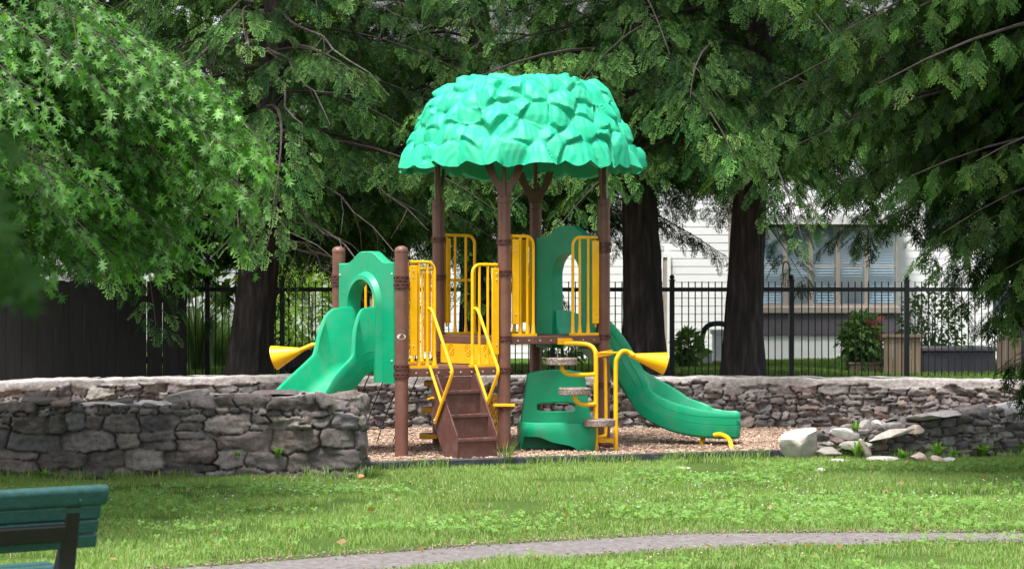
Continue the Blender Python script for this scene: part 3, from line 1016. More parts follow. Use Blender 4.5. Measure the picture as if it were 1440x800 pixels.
# guard rails
def guard(P, d, nrm, z, w, hgt, plate_w=.085, bars=2, plates=1):
    """P post centre, d direction away from post, nrm outward normal"""
    m = MB()
    z0 = z + .02; z1 = z + hgt
    rr_ = .0165
    a = P + d * (RP + .02)
    R_ = .09
    pts = [a + ZV * z1, P + d * (w - R_) + ZV * z1]
    for t in np.linspace(0, PI / 2, 7)[1:]:
        pts.append(P + d * (w - R_ + R_ * math.sin(t)) + ZV * (z1 - R_ + R_ * math.cos(t)))
    pts.append(P + d * w + ZV * z0)
    m.tube(pts, rr_, 10)
    x0 = RP + .02 + plate_w
    for k in range(bars):
        x = x0 + (w - x0) * (k + .28) / (bars + .1) if bars > 1 else x0 + (w - x0) * .5
        m.tube([P + d * x + ZV * (z0), P + d * x + ZV * z1], .0135, 8)
        m.lathe([(.022, 0), (.0135, .1)], P + d * x + ZV * z0, 10)
    m.lathe([(.024, 0), (.0165, .1)], P + d * w + ZV * z0, 10)
    m.frame(P, d, nrm, ZV, (RP + .012, -.022, z0 - .022), (w + .03, .022, z0 + .004))
    o = m.build('guard_rail', M['yellow'], PS, angle=40)
    p = MB()
    p.frame(P, d, nrm, ZV, (RP + .016, .016, z0 + .10), (RP + .016 + plate_w, .034, z1 - .035))
    p.frame(P, d, nrm, ZV, (RP + .012, -.035, z0 + .06), (RP + .034, -.012, z1 - .02))
    po = p.build('side_plate', M['yellow'], o, bevel=.006)
    for zz_ in (z1 - .09, z1 - .15, z0 + .2):
        bolt(P + d * (RP + .05) + nrm * .033 + ZV * zz_, nrm, o)
    return o


guard(E_, u, -v, ZL, .385, 1.05)
guard(A, -u, -v, ZL, .385, 1.03)
guard(A, u, -v, ZR, .36, 1.02)
guard(B, -u, -v, ZR, .40, 1.02)
guard(C, u, v, ZR, .46, 1.06)
guard(D_, -u, v, ZR, .36, 1.06)
guard(F_, u, v, ZL, .42, 1.0)
guard(C, -u, v, ZL, .42, 1.0)
# short cross bar behind
cb = MB(); cb.tube([C + u * .08 + v * .02 + ZV * 1.80, C + u * .44 + v * .02 + ZV * 1.80], .016, 10); cb.build('cross_bar', M['yellow'], PS)

# riser panel between the two deck levels
rp = MB(); pan0 = A + v * (RP + .02)
rp.frame(A - u * .012, v, u, ZV, (RP + .01, -.012, ZL + .004), (1.26 - RP - .01, .012, ZR - .012))
ob = rp.build('riser_panel', M['yellow'], PS, bevel=.006)
for k, sc_ in enumerate((.18, .46, .72)):
    em = MB()
    c_ = A - u * .0255 + v * (sc_ * 1.26 + .06) + ZV * (ZL + .15)
    for rad_ in (.058, .028):
        em.tube([c_ + v * (rad_ * math.cos(t)) + ZV * (rad_ * math.sin(t)) for t in np.linspace(0, 2 * PI, 24, endpoint=False)], .0035, 6, closed=True)
    for t in np.linspace(0, 2 * PI, 6, endpoint=False):
        em.tube([c_ + v * (.03 * math.cos(t)) + ZV * (.03 * math.sin(t)), c_ + v * (.056 * math.cos(t)) + ZV * (.056 * math.sin(t))], .003, 5)
    em.build('embossed_wheel', M['emboss'], ob)

# stairs from the low deck
SL = E_ + u * (.27 * 1.22); SWd = .475
st = MB(); run, rise, nst = .150, ZL / 4, 4
out = -v


def sp_(s_, o_, z_):
    return SL + u * s_ + out * o_ + ZV * z_


for k in range(4):
    zt = ZL - rise * k - (.0 if k else .0)
    if k > 0:
        st.frame(SL, u, out, ZV, (.012, .04 + run * (k - 1), zt - .03), (SWd - .012, .04 + run * k + .02, zt))
        for q in range(4):   # grip bumps
            st.frame(SL, u, out, ZV, (.07 + q * .1, .05 + run * k - .02, zt), (.12 + q * .1, .05 + run * k + .0, zt + .008))
    st.frame(SL, u, out, ZV, (.012, .04 + run * k - .022, max(zt - rise, .0)), (SWd - .012, .04 + run * k, zt - .004 if k else zt - .09))
so_ = st.build('staircase', M['brown_deck'], PS, bevel=.006)
for s0 in (0, SWd - .014):
    sg = MB()
    poly = [(.03, ZL - .09), (.03, ZL - .36), (.22, .0), (.04 + run * 3 + .03, .0), (.04 + run * 3 + .03, rise + .02), (.06, ZL - .06)]
    poly = [(.034, ZL - .095), (.034, ZL - .50), (.30, -.02), (.04 + run * 3 + .012, -.02), (.04 + run * 3 + .016, rise + .035), (.12, ZL - .06)]
    sg.prism(poly, SL + u * s0, out, ZV, u, 0, .014)
    sg.build('stringer', M['brown_deck'], so_, bevel=.004)
# handrails
for s0 in (-.022, SWd + .045):
    hr = MB()

    def bez(pts, n=6, r=.05):
        o_ = [pts[0]]
        for i in range(1, len(pts) - 1):
            a_, b_, c_ = pts[i - 1], pts[i], pts[i + 1]
            p_ = b_ + (a_ - b_).normalized() * min(r, (a_ - b_).length * .45); q_ = b_ + (c_ - b_).normalized() * min(r, (c_ - b_).length * .45)
            for t in np.linspace(0, 1, n):
                o_.append(p_ * (1 - t) ** 2 + b_ * 2 * t * (1 - t) + q_ * t * t)
        o_.append(pts[-1]); return o_
    hr.tube(bez([sp_(s0, .0, 1.50), sp_(s0, .07, 1.50), sp_(s0, .46, .88), sp_(s0, .13, .37)]), .0165, 10)
    hr.tube([sp_(s0, .03, .93), sp_(s0, .255, .57)], .0155, 10)
    hr.tube([sp_(s0, .10, .62), sp_(s0 + (.05 if s0 > 0 else -.05) * 0, .0, .60)], .012, 8)
    ho = hr.build('handrail', M['yellow'], PS, angle=45)
    bb = MB(); bb.lathe([(0, 0), (.012, 0), (.01, .008), (0, .01)], sp_(s0, .15, .40) + (u * -.016 if s0 < 0 else u * .016), 8, axis=(-u if s0 < 0 else u)); bb.build('bolt', M['bolt'], ho)


# hooded slide panels
def hood(P0, dirv, nrm, zd, L_):
    """panel between posts; P0 mid of side, dirv along side, nrm outward"""
    hw = L_ / 2 - RP - .012
    zb = zd - .15; zs = zd + 1.05; zc = zd + 1.165
    n1 = 40
    outer = []; inner = []
    ih = .255; zi0 = zd + .62
    # parametrise from bottom-left leg round to bottom-right leg
    def out_at(f):
        if f < .3: return (-hw, zb + (zs - zb) * f / .3)
        if f > .7: return (hw, zs - (zs - zb) * (f - .7) / .3)
        t = (f - .3) / .4; s_ = -hw + 2 * hw * t
        q = abs(2 * t - 1)
        b_ = 0 if q > .72 else (1 if q < .15 else (0.5 + .5 * math.cos(PI * (q - .15) / .57)))
        return (s_, zs + (zc - zs) * b_)

    def in_at(f, ih=ih, dz=0):
        if f < .25: return (-ih, zb + (zi0 - zb) * f / .25)
        if f > .75: return (ih, zi0 - (zi0 - zb) * (f - .75) / .25)
        t = (f - .25) / .5 * PI
        return (-ih * math.cos(t), zi0 + (ih * .98 + dz) * math.sin(t))
    fs = np.linspace(0, 1, 81)
    T0, T1 = -.045, .045
    secs = []
    for f in fs:
        o_ = out_at(f); i_ = in_at(f); mid = in_at(f, ih + .07, .02)
        ax = lambda p, t: P0 + dirv * p[0] + ZV * p[1] + nrm * t
        secs.append([ax(o_, T0), ax(o_, T1 - .012), ax((o_[0] * .985, o_[1] - .012), T1), ax(mid, T1), ax(in_at(f, ih + .045, .012), T1 + .055), ax(in_at(f, ih + .012, .0), T1 + .06), ax(i_, T1 + .03), ax(i_, T0)])
    m = MB(); m.ring(secs)
    ho = m.build('slide_hood', M['green'], PS, angle=42)
    for s_ in (-hw + .03, hw - .03):
        for z_ in (zs - .12, zb + .22):
            bolt(P0 + dirv * s_ + ZV * z_ + nrm * T1, nrm, ho, .012)
    return ho


ML = (E_ + F_) / 2; MR = (B + D_) / 2
hl = hood(ML, v, -u, ZL, 1.26)
hood(MR, v, u, ZR, 1.26)


def slide(path, name, ear=True, hw=.27, rimh=.27, earh=.36):
    pts = catmull(path, 16)
    n = len(pts)
    secs = []
    L = [0]
    for i in range(1, n): L.append(L[-1] + (pts[i] - pts[i - 1]).length)
    for i in range(n):
        t = (pts[min(i + 1, n - 1)] - pts[max(i - 1, 0)]).normalized()
        lat = t.cross(ZV).normalized()
        nn = lat.cross(t).normalized()
        if ear:   # near the top the walls stand vertical
            k = max(0, 1 - L[i] / .5)
            nn = (nn * (1 - k) + ZV * k).normalized()
        if nn.z < 0: nn = -nn
        h_ = rimh
        if ear:
            q = L[i]
            e_ = earh * (1 - float(sstep(.20, .40, np.array(q)))) * math.sqrt(max(0, 1 - max(0, (.10 - q) / .12) ** 2)) if q < .42 else 0
            h_ = rimh + e_
        h_ *= 1 - .16 * float(sstep(L[-1] * .75, L[-1], np.array(L[i])))
        base = pts[i]
        w_ = hw
        prof_ = [(-w_ + .05, -.045), (-w_ + .012, -.02), (-w_ - .004, .04), (-w_ - .012, .100), (-w_ - .007, .104), (-w_ - .013, .108), (-w_ - .018, .176), (-w_ - .013, .180), (-w_ - .019, .184), (-w_ - .022, h_ - .02), (-w_ - .012, h_), (-w_ + .022, h_), (-w_ + .036, h_ - .02), (-w_ + .055, .09), (-w_ + .10, .025), (-w_ + .17, .002)]
        prof_ = prof_ + [(-a, b) for a, b in reversed(prof_)]
        secs.append([base + lat * a + nn * b for a, b in prof_])
    # rounded exit lip
    t = (pts[-1] - pts[-2]).normalized()
    for (f, sc) in ((.03, .97), (.05, .88)):
        c_ = sum((Vector(p) for p in secs[n - 1]), Vector()) / len(secs[n - 1])
        secs.append([c_ + (Vector(p) - c_) * sc + t * f for p in secs[n - 1]])
    m = MB(); m.ring(secs)
    return m.build(name, M['green'], PS, angle=40)


sl1 = slide([ML - u * -.02 + ZV * .90, ML - u * .22 + ZV * .865, (-1.77, 21.55, .73), (-1.96, 21.27, .53), (-2.09, 20.95, .36), (-2.17, 20.62, .235), (-2.22, 20.3, .19), (-2.23, 20.15, .19)], 'slide')
sl1['label'] = 'short green slide on the left curving towards the viewer'
q0 = MR
sl2 = slide([q0 + ZV * 1.2, q0 + u * .2 + ZV * 1.17, (1.08, 23.45, .80), (1.38, 23.44, .50), (1.68, 23.27, .285), (1.98, 23.10, .190), (2.20, 23.045, .168), (2.38, 23.03, .165)], 'slide', ear=True, earh=.0)
sl2['label'] = 'long green wave slide on the right'
# slide exit legs
lg = MB()
e0 = Vector((2.20, 22.96, .03)); lat = Vector((.30, .95, 0)).normalized() * 1
for leg_pts in ((W(1004, 611, 22.80), W(1014, 611, 22.75), W(1024, 616, 22.6), W(1028, 626, 22.42), W(1028.5, 646, 22.3)),
                (W(1008, 611, 23.1), W(998, 610, 23.1), W(990, 614, 23.05), W(987, 622, 22.95), W(986, 637, 22.9))):
    lg = MB(); lg.tube(catmull([tuple(p) for p in leg_pts], 6), .024, 10); lg.build('slide_leg', M['yellow'], sl2)
lg = MB(); lg.tube([W(1010, 611, 22.78), W(1004, 611, 23.12)], .024, 10)
lg.build('slide_bracket', M['yellow'], sl2)

# moulded green seat below the high deck
seat = MB()
sc0 = A + u * .66 - v * -.02           # centre of the seat front below the A-B side
ax_, ay_ = u, v
bk0 = W(782, 600, 22.45); bk0.z = 0
bx = Vector((1, .12, 0)).normalized(); by = Vector((-.12, 1, 0)).normalized()
# back panel with a slot, tapering upwards
bo = [(-.38, .30), (-.33, .62), (-.28, .78), (0.0, .83), (.30, .80), (.36, .62), (.38, .30)]


def frame_panel(mb, outer, inner, o, ax, ay, az, t0, t1):
    n_ = len(outer)
    secs = []
    for k in range(n_):
        a_, b_ = outer[k], inner[k]
        secs.append([o + ax * a_[0] + ay * a_[1] + az * t0, o + ax * a_[0] + ay * a_[1] + az * t1, o + ax * b_[0] + ay * b_[1] + az * t1, o + ax * b_[0] + ay * b_[1] + az * t0])
    secs.append(secs[0])
    mb.ring(secs, cap=False)


outl = []
inl = []
slot = (-.20, .20, .435, .515)
for t in np.linspace(0, 2 * PI, 64, endpoint=False):
    cx_, cz_ = math.cos(t), math.sin(t)
    r_ = 1 / max(abs(cx_), abs(cz_))
    sx_, sy_ = cx_ * r_, cz_ * r_                       # unit square
    z_ = .43 + sy_ * .40
    w_ = .375 - .07 * max(0, z_ - .29) / .5
    z_ += .035 * (1 - sx_ * sx_) * (1 if sy_ > .99 else 0)
    outl.append((sx_ * w_, z_))
    e_ = (abs(cx_) ** 4 + abs(cz_) ** 4) ** (-.25)
    inl.append((cx_ * e_ * .20 + .0, .475 + cz_ * e_ * .042))
frame_panel(seat, outl, inl, bk0 + by * .02, bx, ZV, by, -.03, .03)
so2 = seat.build('moulded_seat', M['green'], PS, bevel=.012, angle=40)
# curved seat front with an arch cut out of its skirt
sk = MB(); secs = []
nA = 48
for k in range(nA + 1):
    f = k / nA
    a = PI * (1.0 - f)
    ex = math.copysign(abs(math.cos(a)) ** .55, math.cos(a)); ey = abs(math.sin(a)) ** .55
    px_ = ex * .41; dep = -ey * .40 - .03
    # lower edge: arch to the left of centre
    q = f
    low = -.01 + .20 * (1 - float(sstep(.36, .70, np.array(q)))) * float(sstep(.02, .16, np.array(q)))
    o3 = bk0 + bx * px_ + by * dep
    inn = bk0 + bx * (px_ * .92) + by * (dep + .03)
    cen = bk0 + bx * (px_ * .6) + by * -.0
    secs.append([inn + ZV * (low + .005), o3 * .0 + (bk0 + bx * px_ * .965 + by * (dep * .955)) + ZV * low, o3 + ZV * (low + (.30 - low) * .55), o3 + ZV * .29, (bk0 + bx * px_ * .985 + by * (dep * .98)) + ZV * .325, (bk0 + bx * px_ * .93 + by * (dep * .93)) + ZV * .335, cen + ZV * .315, cen + ZV * .285, inn + ZV * .27])
sk.ring(secs)
sk.build('seat_front', M['green'], so2, angle=50)

# pod climber at the front right
pc = W(838, 560, 22.25)
yl = MB()
tp = [W(795, 483, 22.35), W(812, 483, 22.3), W(828, 485, 22.26), W(836, 492, 22.22), W(838, 505, 22.2), W(838, 560, 22.2), Vector((W(838, 640, 22.2).x, 22.2, -.05))]
yl.tube(catmull([tuple(p) for p in tp], 8), .024, 12)
p0 = W(790, 480, 22.38); yl.frame(p0, u, v, ZV, (-.06, -.014, -.03), (.12, .014, .035))
yl.tube(catmull([tuple(p) for p in (W(850, 503, 22.45), W(851, 510, 22.45), W(852, 560, 22.45), W(852, 607, 22.45), W(848, 613, 22.4), W(838, 614, 22.2))], 6), .018, 10)
yl.tube([W(843, 496, 22.3), W(875, 496, 22.45)], .013, 8)
yl.bar(W(836, 500, 22.3), W(860, 495, 22.5), .03, .05)
yl.bar(W(838, 619, 22.25), W(866, 619, 22.2), .03, .045)
co = yl.build('pod_climber', M['yellow'], PS, angle=45)


def pod(px, py, Y, r, arm, seed):
    m = MB(); c_ = W(px, py, Y)
    rg_ = np.random.default_rng(seed); loops = []
    ph = rg_.uniform(0, 6, 4)
    n_ = 40
    def loop(k, z):
        o_ = []
        for i in range(n_):
            t = 2 * PI * i / n_
            q = r * k * (1 + .03 * math.sin(3 * t + ph[0]) + .025 * math.sin(5 * t + ph[1]) + .012 * math.sin(17 * t + ph[2]))
            o_.append(c_ + Vector((q * math.cos(t), q * math.sin(t), z)))
        return o_
    m.ring([loop(.93, -.038), loop(1, -.03), loop(1.0, .026), loop(.95, .036)])
    o = m.build('step_pod', M['log'], PS, angle=35)
    if arm:
        a = MB(); a.tube(catmull([tuple(W(*q)) for q in arm], 6), .022, 10); a.build('pod_arm', M['yellow'], o)
    return o


pod(790, 508, 22.1, .16, [(790, 513, 22.1), (791, 520, 22.1), (800, 526, 22.14), (820, 527, 22.18), (838, 526, 22.2)], 1)
pod(807, 550, 21.95, .165, [(808, 555, 21.95), (810, 563, 21.97), (820, 569, 22.06), (838, 568, 22.2)], 2)
pod(842, 594, 22.05, .165, None, 3)


def cone(mb, mouth, ax_dir, r0, r1, L_):
    mb.lathe([(r0 - .008, L_), (r1, 0.0), (r1 - .012, -.002), (r0 * .7, L_ * .93), (r0 * .4, L_)], mouth, 36, axis=ax_dir)


# talk horns
hn = MB()
m0 = W(935, 511, 22.32); d0 = (W(884, 499, 22.25) - m0)
hL = d0.length
cone(hn, m0, d0.normalized(), .022, .118, hL)
hn.tube(catmull([tuple(q) for q in (Vector((WX(866, 22.2), 22.2, -.05)), W(866, 570, 22.2), W(866, 515, 22.2), W(868, 503, 22.2), W(875, 494, 22.22), W(884, 495, 22.25), W(892, 500, 22.23))], 8), .023, 12)
hb = hn.build('talk_horn', M['yellow'], PS, angle=50)
hb['label'] = 'yellow horn on the right aimed to the right'
hn = MB()
m0 = W(386, 503, 22.06); d0 = (W(428, 491, 22.0) - m0); hL = d0.length
cone(hn, m0, d0.normalized(), .022, .128, hL)
hn.tube(catmull([tuple(q) for q in (W(420, 493, 22.0), W(430, 489, 22.0), W(440, 485, 22.0), W(448, 486, 22.02), W(455, 493, 22.04), W(458, 510, 22.05), Vector((WX(458, 22.05), 22.05, -.05)))], 8), .023, 12)
hn.tube([W(445, 487, 22.0), F_ + ZV * 1.12], .012, 8)
hb = hn.build('talk_horn', M['yellow'], PS, angle=50)
hb['label'] = 'yellow horn on the left aimed to the left'

# rope net behind the low deck
nt_ = MB()
g0 = F_ + u * .25 + v * .05; 


def npnt(a, b):        # a along u 0..1, b 0 top .. 1 bottom
    return F_ + u * (.22 + a * .82) + v * (.05 + b * .62) + ZV * (.86 * (1 - b) + .0)


for i in range(5):
    nt_.tube([npnt(i / 4, b) + v * (.03 * math.sin(PI * b)) for b in np.linspace(0, 1, 7)], .0065, 6)
for j in range(1, 4):
    nt_.tube([npnt(a, j / 4) - ZV * .015 * math.sin(4 * PI * a) ** 2 for a in np.linspace(0, 1, 17)], .0065, 6)
for i in range(5):
    for j in range(1, 4):
        nt_.lathe([(0, -.02), (.016, -.012), (.019, 0), (.016, .012), (0, .02)], npnt(i / 4, j / 4), 8)
nt_.build('rope_net', M['rope'], PS)
# log steps on the rear post
for k, (px, py) in enumerate(((606, 538), (602, 575), (600, 612))):
    m = MB(); c_ = W(px, py, 23.0)
    m.frame(c_, Vector((1, 0, 0)), Vector((0, 1, 0)), ZV, (-.07, -.16, -.03), (.10, .12, .028))
    o = m.build('log_step', M['log'], PS, bevel=.012)
    t = MB(); t.frame(c_, Vector((1, 0, 0)), Vector((0, 1, 0)), ZV, (-.06, -.172, -.024), (.115, -.162, .022)); t.build('step_edge', M['yellow'], o, bevel=.003)
# lattice panel below the decks
lt = MB(); o0 = A + v * RP
tp_z, bt_z, ln_ = .60, .03, 1.26 - 2 * RP
lt.frame(A, v, u, ZV, (RP, -.012, .575), (1.26 - RP, .012, .62))
lt.frame(A, v, u, ZV, (RP, -.012, .0), (1.26 - RP, .012, .03))
step = .075
for sgn in (1, -1):
    k = -10
    while k < 26:
        a0 = k * step; pts_ = []
        for zz_ in (.03, .575):
            pts_.append((a0 + sgn * (zz_ - .03) + (0 if sgn > 0 else .55), zz_))
        (x0, z0), (x1, z1) = pts_
        lo, hi = .002, ln_ - .002
        def clip(x0, z0, x1, z1):
            t0, t1 = 0, 1; dx = x1 - x0
            for (p, q) in ((-dx, x0 - lo), (dx, hi - x0)):
                if abs(p) < 1e-9: continue
                r_ = q / p
                if p < 0: t0 = max(t0, r_)
                else: t1 = min(t1, r_)
            return (t0, t1) if t0 < t1 - .02 else None
        c_ = clip(x0, z0, x1, z1)
        if c_:
            P0_ = o0 + v * (x0 + (x1 - x0) * c_[0]) + ZV * (z0 + (z1 - z0) * c_[0]); P1_ = o0 + v * (x0 + (x1 - x0) * c_[1]) + ZV * (z0 + (z1 - z0) * c_[1])
            lt.bar(P0_ + u * .004 * sgn, P1_ + u * .004 * sgn, .010, .020, up=u.cross(ZV))
        k += 1
lt.build('lattice_panel', M['yellow'], PS)
tb = MB(); tb.frame(A, Vector((1, 0, 0)), Vector((0, 1, 0)), ZV, (-.11, -.09, .505), (.11, -.067, .535)); tb.build('cross_bar', M['yellow'], PS, bevel=.004)

# ------------------------------------------------------------------ park bench
# back seen obliquely from behind: runs out of frame to the left, coming nearer
bY = 8.9
top_r = W(152, 679, bY)
bd = Vector((-.81, -.586, 0)).normalized(); bn = Vector((-.586, .81, 0)).normalized()     # bn points to the seat side
ben = empty('park_bench', (top_r.x, top_r.y, 0), label='teal-green slatted park bench with black iron frame in the near left corner', cat='bench')
bl = 1.75
lean = .30
zT = top_r.z


def bp(s_, d_, z_):     # along the bench from its right end, depth towards the seat, height
    return Vector((top_r.x, top_r.y, 0)) + bd * s_ + bn * d_ + ZV * z_


for i, (zc_, hgt_, s0) in enumerate(((zT - .045, .088, -.0), (zT - .112, .060, .028), (zT - .172, .058, .030), (zT - .234, .058, .030))):
    m = MB()
    dirz = (ZV - bn * lean).normalized(); nz = (bn + ZV * lean).normalized()
    c0 = bp(s0, -(zc_ - zT) * lean - .012, zc_)
    m.frame(c0, bd, nz, dirz, (0, -.018 if i else -.026, -hgt_ / 2), (bl - s0, .020, hgt_ / 2))
    m.build('back_slat', M['bench_wood'], ben, bevel=.008 if i else .022, seg=3)
for i in range(5):
    m = MB()
    m.frame(bp(.0, .17 + i * .085, .43 + .006 * i), bd, bn, ZV, (.03, -.036, -.016), (bl, .036, .016))
    m.build('seat_slat', M['bench_wood'], ben, bevel=.01)
for s0 in (.115, 1.35):
    m = MB()
    q1 = lambda z_, d_: (-(z_ - zT) * lean + d_, z_)
    m.prism([q1(zT - .078, -.030), q1(zT - .26, -.034), (.072, .43), (-.06, 0), (0, 0), (.135, .375), (.50, .385), (.58, 0), (.635, 0), (.57, .41), (.16, .418), (.14, .47), q1(zT - .26, .0), q1(zT - .078, -.022 + .01)], bp(s0, 0, 0), bn, ZV, bd, 0, .075)
    m.build('leg', M['bench_iron'], ben, bevel=.008)
m = MB()
dirz = (ZV - bn * lean).normalized(); nz = (bn + ZV * lean).normalized()
m.frame(bp(.0, .18 * lean - .012, zT - .182), bd, nz, dirz, (.19, -.046, -.036), (1.35, -.021, .034))
m.build('back_rail', M['bench_iron'], ben, bevel=.006)
bolt(bp(.135, .045 * lean - .04, zT - .062), -bn, ben, .006).data.materials[0] = M['bench_wood']

# ------------------------------------------------------------------ fences
FY = 30.0
ifn = empty('iron_fence', (0, FY, .5), label='black iron picket fence running behind the trees and the stone wall', cat='fence')
zr = WZ(407, FY); zpk = WZ(396, FY); zpo = WZ(393, FY); zg = .5
fx0, fx1 = WX(262, FY), 9.5
posts = [WX(p, FY) for p in (292, 397, 556, 777, 945, 1113, 1275, 1440, 1608, 1776)]
rl = MB(); rl.box((fx0, FY - .014, zr - .03), (fx1, FY + .014, zr + .028))
rl.build('rail', M['black_iron'], ifn)
pk = MB(); x = fx0 + .04
while x < fx1:
    if min(abs(x - q) for q in posts) > .05:
        pk.box((x - .008, FY - .022, zg + .03), (x + .008, FY - .0145, zpk))
    x += .0925
pk.build('pickets', M['black_iron'], ifn)
for q in posts:
    m = MB(); m.box((q - .033, FY - .033, zg - .1), (q + .033, FY + .033, zpo - .02)); m.box((q - .042, FY - .042, zpo - .02), (q + .042, FY + .042, zpo + .0))
    m.lathe([(.02, zpo), (.034, zpo + .02), (.036, zpo + .035), (.024, zpo + .06), (0, zpo + .066)], (q, FY, 0), 12)
    m.build('post', M['black_iron'], ifn)

WY = 28.3
wf = empty('board_fence', (WX(130, WY), WY, .5), label='dark weathered board fence in the shade behind the oak branches at left', cat='fence')
x = -9.5; k = 0
bd_ = MB(); rg = np.random.default_rng(3)
xe = WX(262, WY)
while x < xe - .02:
    w_ = .205
    ztop = WZ(393, WY) + rg.normal() * .012
    gap = .003 + .007 * rg.random() ** 3
    x1 = min(x + w_, xe)
    bd_.prism([(x, .45), (x1 - gap, .45), (x1 - gap, ztop - .02), ((x + x1 - gap) / 2, ztop), (x, ztop - .02)], (0, WY + rg.normal() * .004, 0), (1, 0, 0), ZV, (0, 1, 0), 0, .02)
    x += w_
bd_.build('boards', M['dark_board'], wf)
m = MB()
for z_ in (.75, 1.55): m.box((-9.5, WY + .03, z_), (xe, WY + .07, z_ + .09))
m.build('rail', M['dark_board'], wf)
for q in (-8.6, -6.4, xe - .12):
    m = MB(); m.box((q, WY + .075, .3), (q + .1, WY + .17, 1.72)); m.build('post', M['dark_board'], wf)

# ------------------------------------------------------------------ house beyond
HY = 40.0
hs = empty('house', (WX(900, HY), HY, .5), label='white clapboard house with a glazed porch behind the fence', cat='house')


def hx(px): return WX(px, HY)


def hz(py): return WZ(py, HY)


def clap(m, x0, x1, z0, z1, y, h=.146):
    z = z0
    while z < z1 - .001:
        t = min(z + h, z1)
        m.add([(x0, y - .005, z), (x1, y - .005, z), (x1, y, t), (x0, y, t), (x0, y, z), (x1, y, z)], [(0, 1, 2, 3), (4, 5, 1, 0)])
        z = t


m = MB(); xl, xr = hx(552), hx(1760)
clap(m, xl, hx(1066), .45, 6.4, HY)
clap(m, hx(1066), xr, hz(300), 6.4, HY)
clap(m, hx(1250), xr, .45, hz(300), HY)
m.box((xl, HY + .01, .3), (xr, HY + 8, 6.4))
m.build('wall', M['siding'], hs, smooth=False)
m = MB()
m.box((hx(1024), HY - .06, .45), (hx(1032), HY - .025, 6.3)); m.build('corner_board', M['trim_beige'], hs)
m = MB(); m.box((xl - .05, HY - .05, .45), (xl + .1, HY + .02, 6.4))
m.build('corner_board', M['trim_beige'], hs)
m = MB()
m.add([(xl - .5, HY - .7, 6.25), (xr + .5, HY - .7, 6.25), (xr + .5, HY + 4, 8.8), (xl - .5, HY + 4, 8.8), (xl - .5, HY + 8.7, 6.25), (xr + .5, HY + 8.7, 6.25)], [(0, 1, 2, 3), (3, 2, 5, 4), (0, 3, 4), (1, 5, 2), (0, 4, 5, 1)])
m.build('roof', M['roof'], hs, smooth=False)
# glazed porch bay
by0 = HY - .9
m = MB()
m.box((hx(1045), by0, .45), (hx(1252), HY, hz(470))); m.build('porch_base', M['stucco'], hs, bevel=.02)
m = MB(); m.box((hx(1045) - .02, by0 - .03, hz(470)), (hx(1252) + .02, HY, hz(440))); m.build('porch_band', M['band'], hs)
m = MB(); m.box((hx(1045) - .05, by0 - .07, hz(440)), (hx(1252) + .05, HY, hz(431))); m.build('sill', M['trim_beige'], hs, bevel=.01)
m = MB(); m.box((hx(1045) - .1, by0 - .10, hz(318)), (hx(1252) + .2, HY, hz(306))); m.build('porch_roof', M['trim_white'], hs)
mull = [1047, 1096, 1131, 1168, 1207, 1250]
for a, b in zip(mull, mull[1:]):
    x0, x1 = hx(a), hx(b); z0, z1 = hz(431), hz(318)
    m = MB(); t = .035
    m.box((x0, by0, z0), (x0 + t, by0 + .07, z1)); m.box((x1 - t, by0, z0), (x1 - .002, by0 + .07, z1))
    m.box((x0 + t, by0, z0), (x1 - t, by0 + .07, z0 + .05)); m.box((x0 + t, by0, z1 - .05), (x1 - t, by0 + .07, z1))
    zm = hz(376); m.box((x0 + t, by0 + .005, zm), (x1 - t, by0 + .06, zm + .03))
    wo = m.build('window', M['trim_beige'], hs)
    gl = MB(); gl.box((x0 + t, by0 + .03, z0 + .05), (x1 - t, by0 + .036, z1 - .05)); gl.build('pane', M['glass'], wo, smooth=False)
    bl_ = MB(); z = z0 + .08 if (a % 2) else z0 + .55
    while z < z1 - .06:
        bl_.add([(x0 + .05, by0 + .12, z), (x1 - .05, by0 + .12, z), (x1 - .05, by0 + .155, z + .042), (x0 + .05, by0 + .155, z + .042)], [(0, 1, 2, 3)])
        z += .048
    bl_.build('blind', M['blind'], wo, smooth=False)
# inside of the porch
m = MB(); m.box((hx(1047), HY - .02, hz(431)), (hx(1250), HY - .005, hz(318))); m.build('inner_wall', M['trim_white'], hs)
# upstairs and side windows
for (a, b, c, d) in ((600, 650, 150, 250), (940, 1000, 130, 240), (1300, 1360, 230, 330), (1395, 1450, 350, 440)):
    x0, x1, z0, z1 = hx(a), hx(b), hz(d), hz(c)
    m = MB()
    for bx_ in (((x0 - .1, HY - .06, z0 - .1), (x0, HY - .02, z1 + .1)), ((x1, HY - .06, z0 - .1), (x1 + .1, HY - .02, z1 + .1)), ((x0, HY - .06, z0 - .1), (x1, HY - .02, z0)), ((x0, HY - .06, z1), (x1, HY - .02, z1 + .1)), ((x0, HY - .055, (z0 + z1) / 2 - .03), (x1, HY - .025, (z0 + z1) / 2 + .03))):
        m.box(*bx_)
    wo = m.build('window', M['trim_white'], hs)
    gl = MB(); gl.box((x0, HY - .045, z0), (x1, HY - .035, z1)); gl.build('pane', M['glass'], wo, smooth=False)
    gl = MB(); gl.box((x0, HY - .03, z0), (x1, HY - .026, z1)); gl.build('blind', M['band'], wo, smooth=False)
# side door with dark gap
m = MB(); m.box((hx(925), HY - .07, .45), (hx(932), HY - .02, hz(362))); m.box((hx(938), HY - .07, .45), (hx(943), HY - .02, hz(362))); m.box((hx(925), HY - .07, hz(362)), (hx(943), HY - .02, hz(357)))
do = m.build('door_frame', M['trim_white'], hs)
m = MB(); m.box((hx(932), HY - .05, .5), (hx(938), HY - .03, hz(362))); m.build('door', M['trim_beige'], do)

